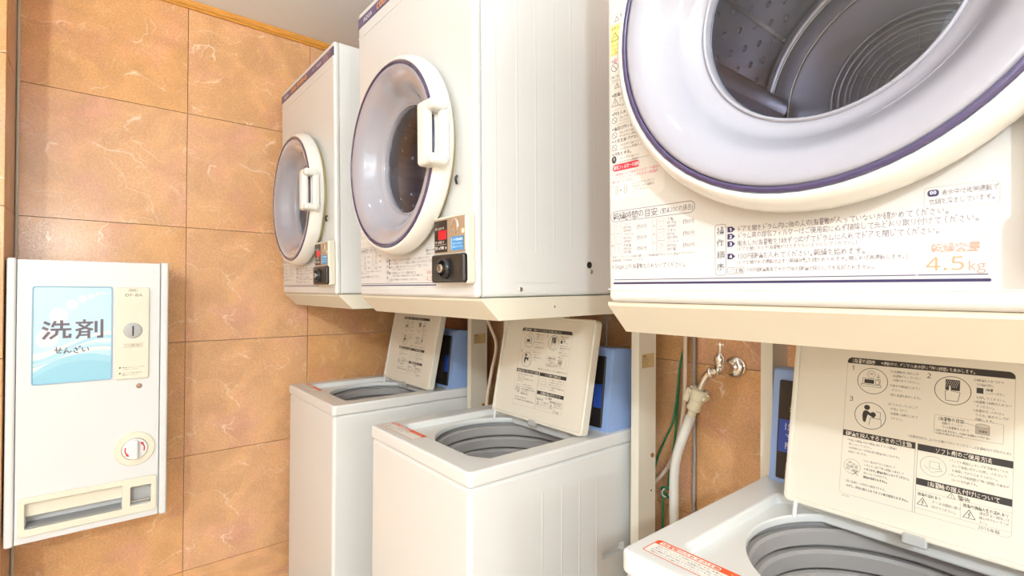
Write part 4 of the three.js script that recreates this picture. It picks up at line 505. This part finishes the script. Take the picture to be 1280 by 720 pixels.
  add('price_window', box(lx(-0.077), lx(-0.133), ly(-0.201), ly(-0.181), F + 0.006, F + 0.0082, 0.001), M.beige, cp); add('price_print', new THREE.PlaneGeometry(0.052, 0.016).translate(lx(-0.105), ly(-0.191), F + 0.0085), new THREE.MeshPhysicalMaterial({ roughness: 0.4, map: paper(208, 64, (g, w, h) => { g.fillStyle = '#d6cbb4'; g.fillRect(0, 0, w, h); g.strokeStyle = '#8c8478'; g.lineWidth = 2; g.strokeRect(22, 16, 36, 32); print(g, '30', 78, 12, 40, { color: '#7a746a' }); print(g, '円', 140, 18, 34, { color: '#7a746a' }); }) }), cp);
  add('sold_out_lamp', new THREE.SphereGeometry(0.0085, 20, 12).scale(1, 1, 0.4).translate(lx(-0.124), ly(-0.33), F), std(0.32, 0.20, 0.14, 0.3), t);
  const kp = add('knob_plate', new THREE.CylinderGeometry(0.054, 0.057, 0.006, 56).rotateX(Math.PI / 2).translate(lx(-0.1135), ly(-0.54), F + 0.003), M.beige, t);
  add('knob_rim', new THREE.TorusGeometry(0.0355, 0.0016, 8, 48).translate(lx(-0.1135), ly(-0.54), F + 0.0065), M.steel, kp); const kd = add('knob_disc', new THREE.CylinderGeometry(0.034, 0.0345, 0.004, 48).rotateX(Math.PI / 2).translate(lx(-0.1135), ly(-0.54), F + 0.008), M.white, kp);
  add('knob', mergeGeometries([box(-0.0085, 0.0085, -0.031, 0.031, 0.008, 0.03, 0.006, 3), box(-0.012, 0.012, -0.026, 0.026, 0.008, 0.016, 0.004)]).translate(lx(-0.1135), ly(-0.54), F), M.white, kp);
  for (const s of [1, -1]) add('red_arrow', mergeGeometries([new THREE.TorusGeometry(0.026, 0.0019, 6, 20, 1.1).rotateZ(-0.45), new THREE.ConeGeometry(0.0055, 0.011, 10).scale(1, 1, 0.4).translate(0.0262, 0, 0).rotateZ(0.7)].map((q) => q.toNonIndexed())).scale(1, 1, 0.5).rotateZ(s > 0 ? 0.1 : Math.PI + 0.1).translate(lx(-0.1135), ly(-0.54), F + 0.0103), M.redPrint, kp);
  const of = roundRect(new THREE.Shape(), lx(0.168), ly(-0.756), lx(-0.174), ly(-0.638), 0.012); of.holes.push(roundRect(new THREE.Path(), lx(0.153), ly(-0.734), lx(-0.082), ly(-0.656), 0.005), roundRect(new THREE.Path(), lx(-0.103), ly(-0.729), lx(-0.16), ly(-0.667), 0.003));
  const ot = add('outlet_frame', extrude(of, 0.01, 0.002).translate(0, 0, F - 0.002), M.beige, t);
  add('outlet_flap', box(lx(0.152), lx(-0.081), ly(-0.7), ly(-0.657), F - 0.016, F - 0.012).rotateX(0), M.beige, ot); add('outlet_floor', box(lx(0.152), lx(-0.081), ly(-0.734), ly(-0.7315), F - 0.06, F), M.silver, ot); add('return_cup', box(lx(-0.104), lx(-0.159), ly(-0.728), ly(-0.668), F - 0.028, F - 0.024), M.silver, ot); add('return_lip', box(lx(-0.106), lx(-0.157), ly(-0.719), ly(-0.715), F - 0.012, F + 0.004, 0.001), M.steel, ot);
}

// ---------------------------------------------------------------- water tap, hose and cables behind the machines
{
  const X0 = -0.69, Y0 = EYE - 0.208, t = thing('water_tap', 'chrome wall tap with a bent spout and key handle', 'tap', [X0, Y0, ZB + 0.001]);
  add('wall_flange', latheZ([[0.0001, 0], [0.031, 0], [0.031, 0.006], [0.026, 0.014], [0.015, 0.019], [0.0001, 0.019]], 40), M.chrome, t);
  add('pipe', latheZ([[0.0001, 0.015], [0.0115, 0.015], [0.0115, 0.035], [0.015, 0.037], [0.015, 0.05], [0.0115, 0.052], [0.013, 0.1], [0.0001, 0.104]], 32), M.chrome, t);
  add('valve', lathe([[0.0001, -0.014], [0.013, -0.012], [0.015, 0.0], [0.013, 0.012], [0.012, 0.018], [0.016, 0.02], [0.016, 0.034], [0.011, 0.038], [0.009, 0.046], [0.0001, 0.047]], 32).translate(0, 0, 0.088), M.chrome, t);
  add('stem', lathe([[0.0001, 0.045], [0.005, 0.045], [0.005, 0.07], [0.003, 0.074], [0.0001, 0.074]], 16).translate(0, 0, 0.088), M.chrome, t);
  add('handle', box(-0.012, 0.012, 0.064, 0.071, 0.084, 0.092, 0.003), M.chrome, t);
  add('spout', tube([[0, -0.002, 0.09], [-0.012, -0.006, 0.093], [-0.03, -0.016, 0.095], [-0.043, -0.036, 0.095], [-0.054, -0.062, 0.094], [-0.062, -0.084, 0.092]], 0.0108, 40, 16), M.chrome, t); add('spout_nut', new THREE.TorusGeometry(0.0125, 0.005, 10, 24).rotateY(Math.PI / 2).rotateZ(0.35).translate(-0.021, -0.01, 0.094), M.chrome, t);
  const end = new THREE.Vector3(X0 - 0.062, Y0 - 0.084, ZB + 0.093), turn = -0.36;
  const c = thing('hose_connector', 'cream plastic snap connector on the tap spout', 'connector', end.toArray()); c.rotation.z = turn;
  add('collar', lathe([[0.012, 0.024], [0.021, 0.024], [0.022, 0.02], [0.022, -0.004], [0.019, -0.007], [0.012, -0.007]], 32), M.connector, c); add('sleeve', lathe([[0.013, -0.006], [0.018, -0.008], [0.018, -0.03], [0.02, -0.032], [0.02, -0.038], [0.0125, -0.04], [0.0115, -0.062]], 32), M.connector, c); add('clip', box(-0.036, -0.02, -0.026, 0.014, -0.008, 0.008, 0.003), M.connector, c); add('lug', box(-0.028, 0.027, 0.002, 0.014, -0.013, 0.013, 0.003), M.connector, c); for (const s of [-1, 1]) add('screw', new THREE.CylinderGeometry(0.0035, 0.0035, 0.01, 12).rotateZ(Math.PI / 2).translate(s * 0.025, 0.018, 0), M.chrome, c);
  const h0 = new THREE.Vector3(0, -0.058, 0).applyAxisAngle(new THREE.Vector3(0, 0, 1), turn).add(end);
  tag(add('water_hose', tube([h0.toArray(), [h0.x - 0.016, h0.y - 0.045, h0.z + 0.002], [h0.x - 0.045, h0.y - 0.14, h0.z + 0.004], [h0.x - 0.053, h0.y - 0.26, h0.z], [h0.x - 0.048, h0.y - 0.45, h0.z - 0.01], [h0.x - 0.02, h0.y - 0.75, h0.z - 0.02]], 0.0135, 60, 16), M.hose, scene), 'white rubber water hose hanging from the tap connector', 'hose');
  const E = (p) => p.map(([x, y, z]) => [x, y + EYE, z]);
  tag(add('green_cable', tube(E([[-0.826, 0.25, -1.366], [-0.829, -0.131, -1.364], [-0.847, -0.216, -1.362], [-0.86, -0.338, -1.36], [-0.872, -0.4, -1.36], [-0.9, -0.46, -1.36], [-0.935, -0.56, -1.36], [-0.95, -0.9, -1.36]]), 0.0032, 70, 8), M.green, scene), 'thin green earth wire slanting away behind the stand post', 'cable');
  tag(add('green_cable', tube(E([[-0.832, 0.25, -1.372], [-0.834, -0.131, -1.372], [-0.852, -0.22, -1.37], [-0.861, -0.35, -1.368], [-0.867, -0.45, -1.366], [-0.872, -0.58, -1.34], [-0.85, -0.585, -1.32], [-0.838, -0.6, -1.33], [-0.86, -0.612, -1.33], [-0.885, -0.595, -1.325], [-0.87, -0.58, -1.315], [-0.84, -0.592, -1.318], [-0.852, -0.612, -1.32], [-0.885, -0.605, -1.33], [-0.89, -0.64, -1.34], [-0.9, -0.9, -1.35]]), 0.0034, 130, 8), M.green, scene), 'green earth wire bundled into a small coil beside the hose', 'cable');
  tag(add('cable_tie', new THREE.TorusGeometry(0.013, 0.0018, 8, 24).rotateY(1.1).translate(-0.868, EYE - 0.598, -1.322), M.white, scene), 'white tie around the coiled green wire', 'cable tie');
  tag(add('power_cable', tube(E([[-0.82, 0.25, -1.345], [-0.821, -0.128, -1.345], [-0.823, -0.316, -1.345], [-0.836, -0.41, -1.345], [-0.862, -0.5, -1.345], [-0.906, -0.569, -1.345], [-1.0, -0.65, -1.345]]), 0.0065, 60, 10), M.cableBeige, scene), 'beige power cable curving behind the stand post', 'cable');
  tag(add('power_cable', tube(E([[-0.806, 0.25, -1.372], [-0.808, -0.2, -1.372], [-0.806, -0.5, -1.372], [-0.812, -0.9, -1.372]]), 0.0045, 30, 8), M.cableGrey, scene), 'grey power cable running straight down the tiles behind the hose', 'cable');
  tag(add('power_cable', tube(E([[-1.065, 0.05, -1.3], [-1.061, -0.074, -1.28], [-1.057, -0.13, -1.27], [-1.045, -0.19, -1.255], [-1.04, -0.3, -1.262]]), 0.004, 30, 8), M.cableGrey, scene), 'grey power cable dropping behind the control box of the middle washer', 'cable');
  tag(add('drain_hose', tube(E([[-1.52, -0.02, -1.1], [-1.493, -0.124, -1.13], [-1.47, -0.196, -1.145], [-1.478, -0.3, -1.13], [-1.49, -0.4, -1.12], [-1.49, -0.6, -1.12]]), 0.006, 50, 10), M.cableBeige, scene), 'thin cream hose hanging beside the raised lid of the middle washer', 'hose');
}
renderer.render(scene, camera);
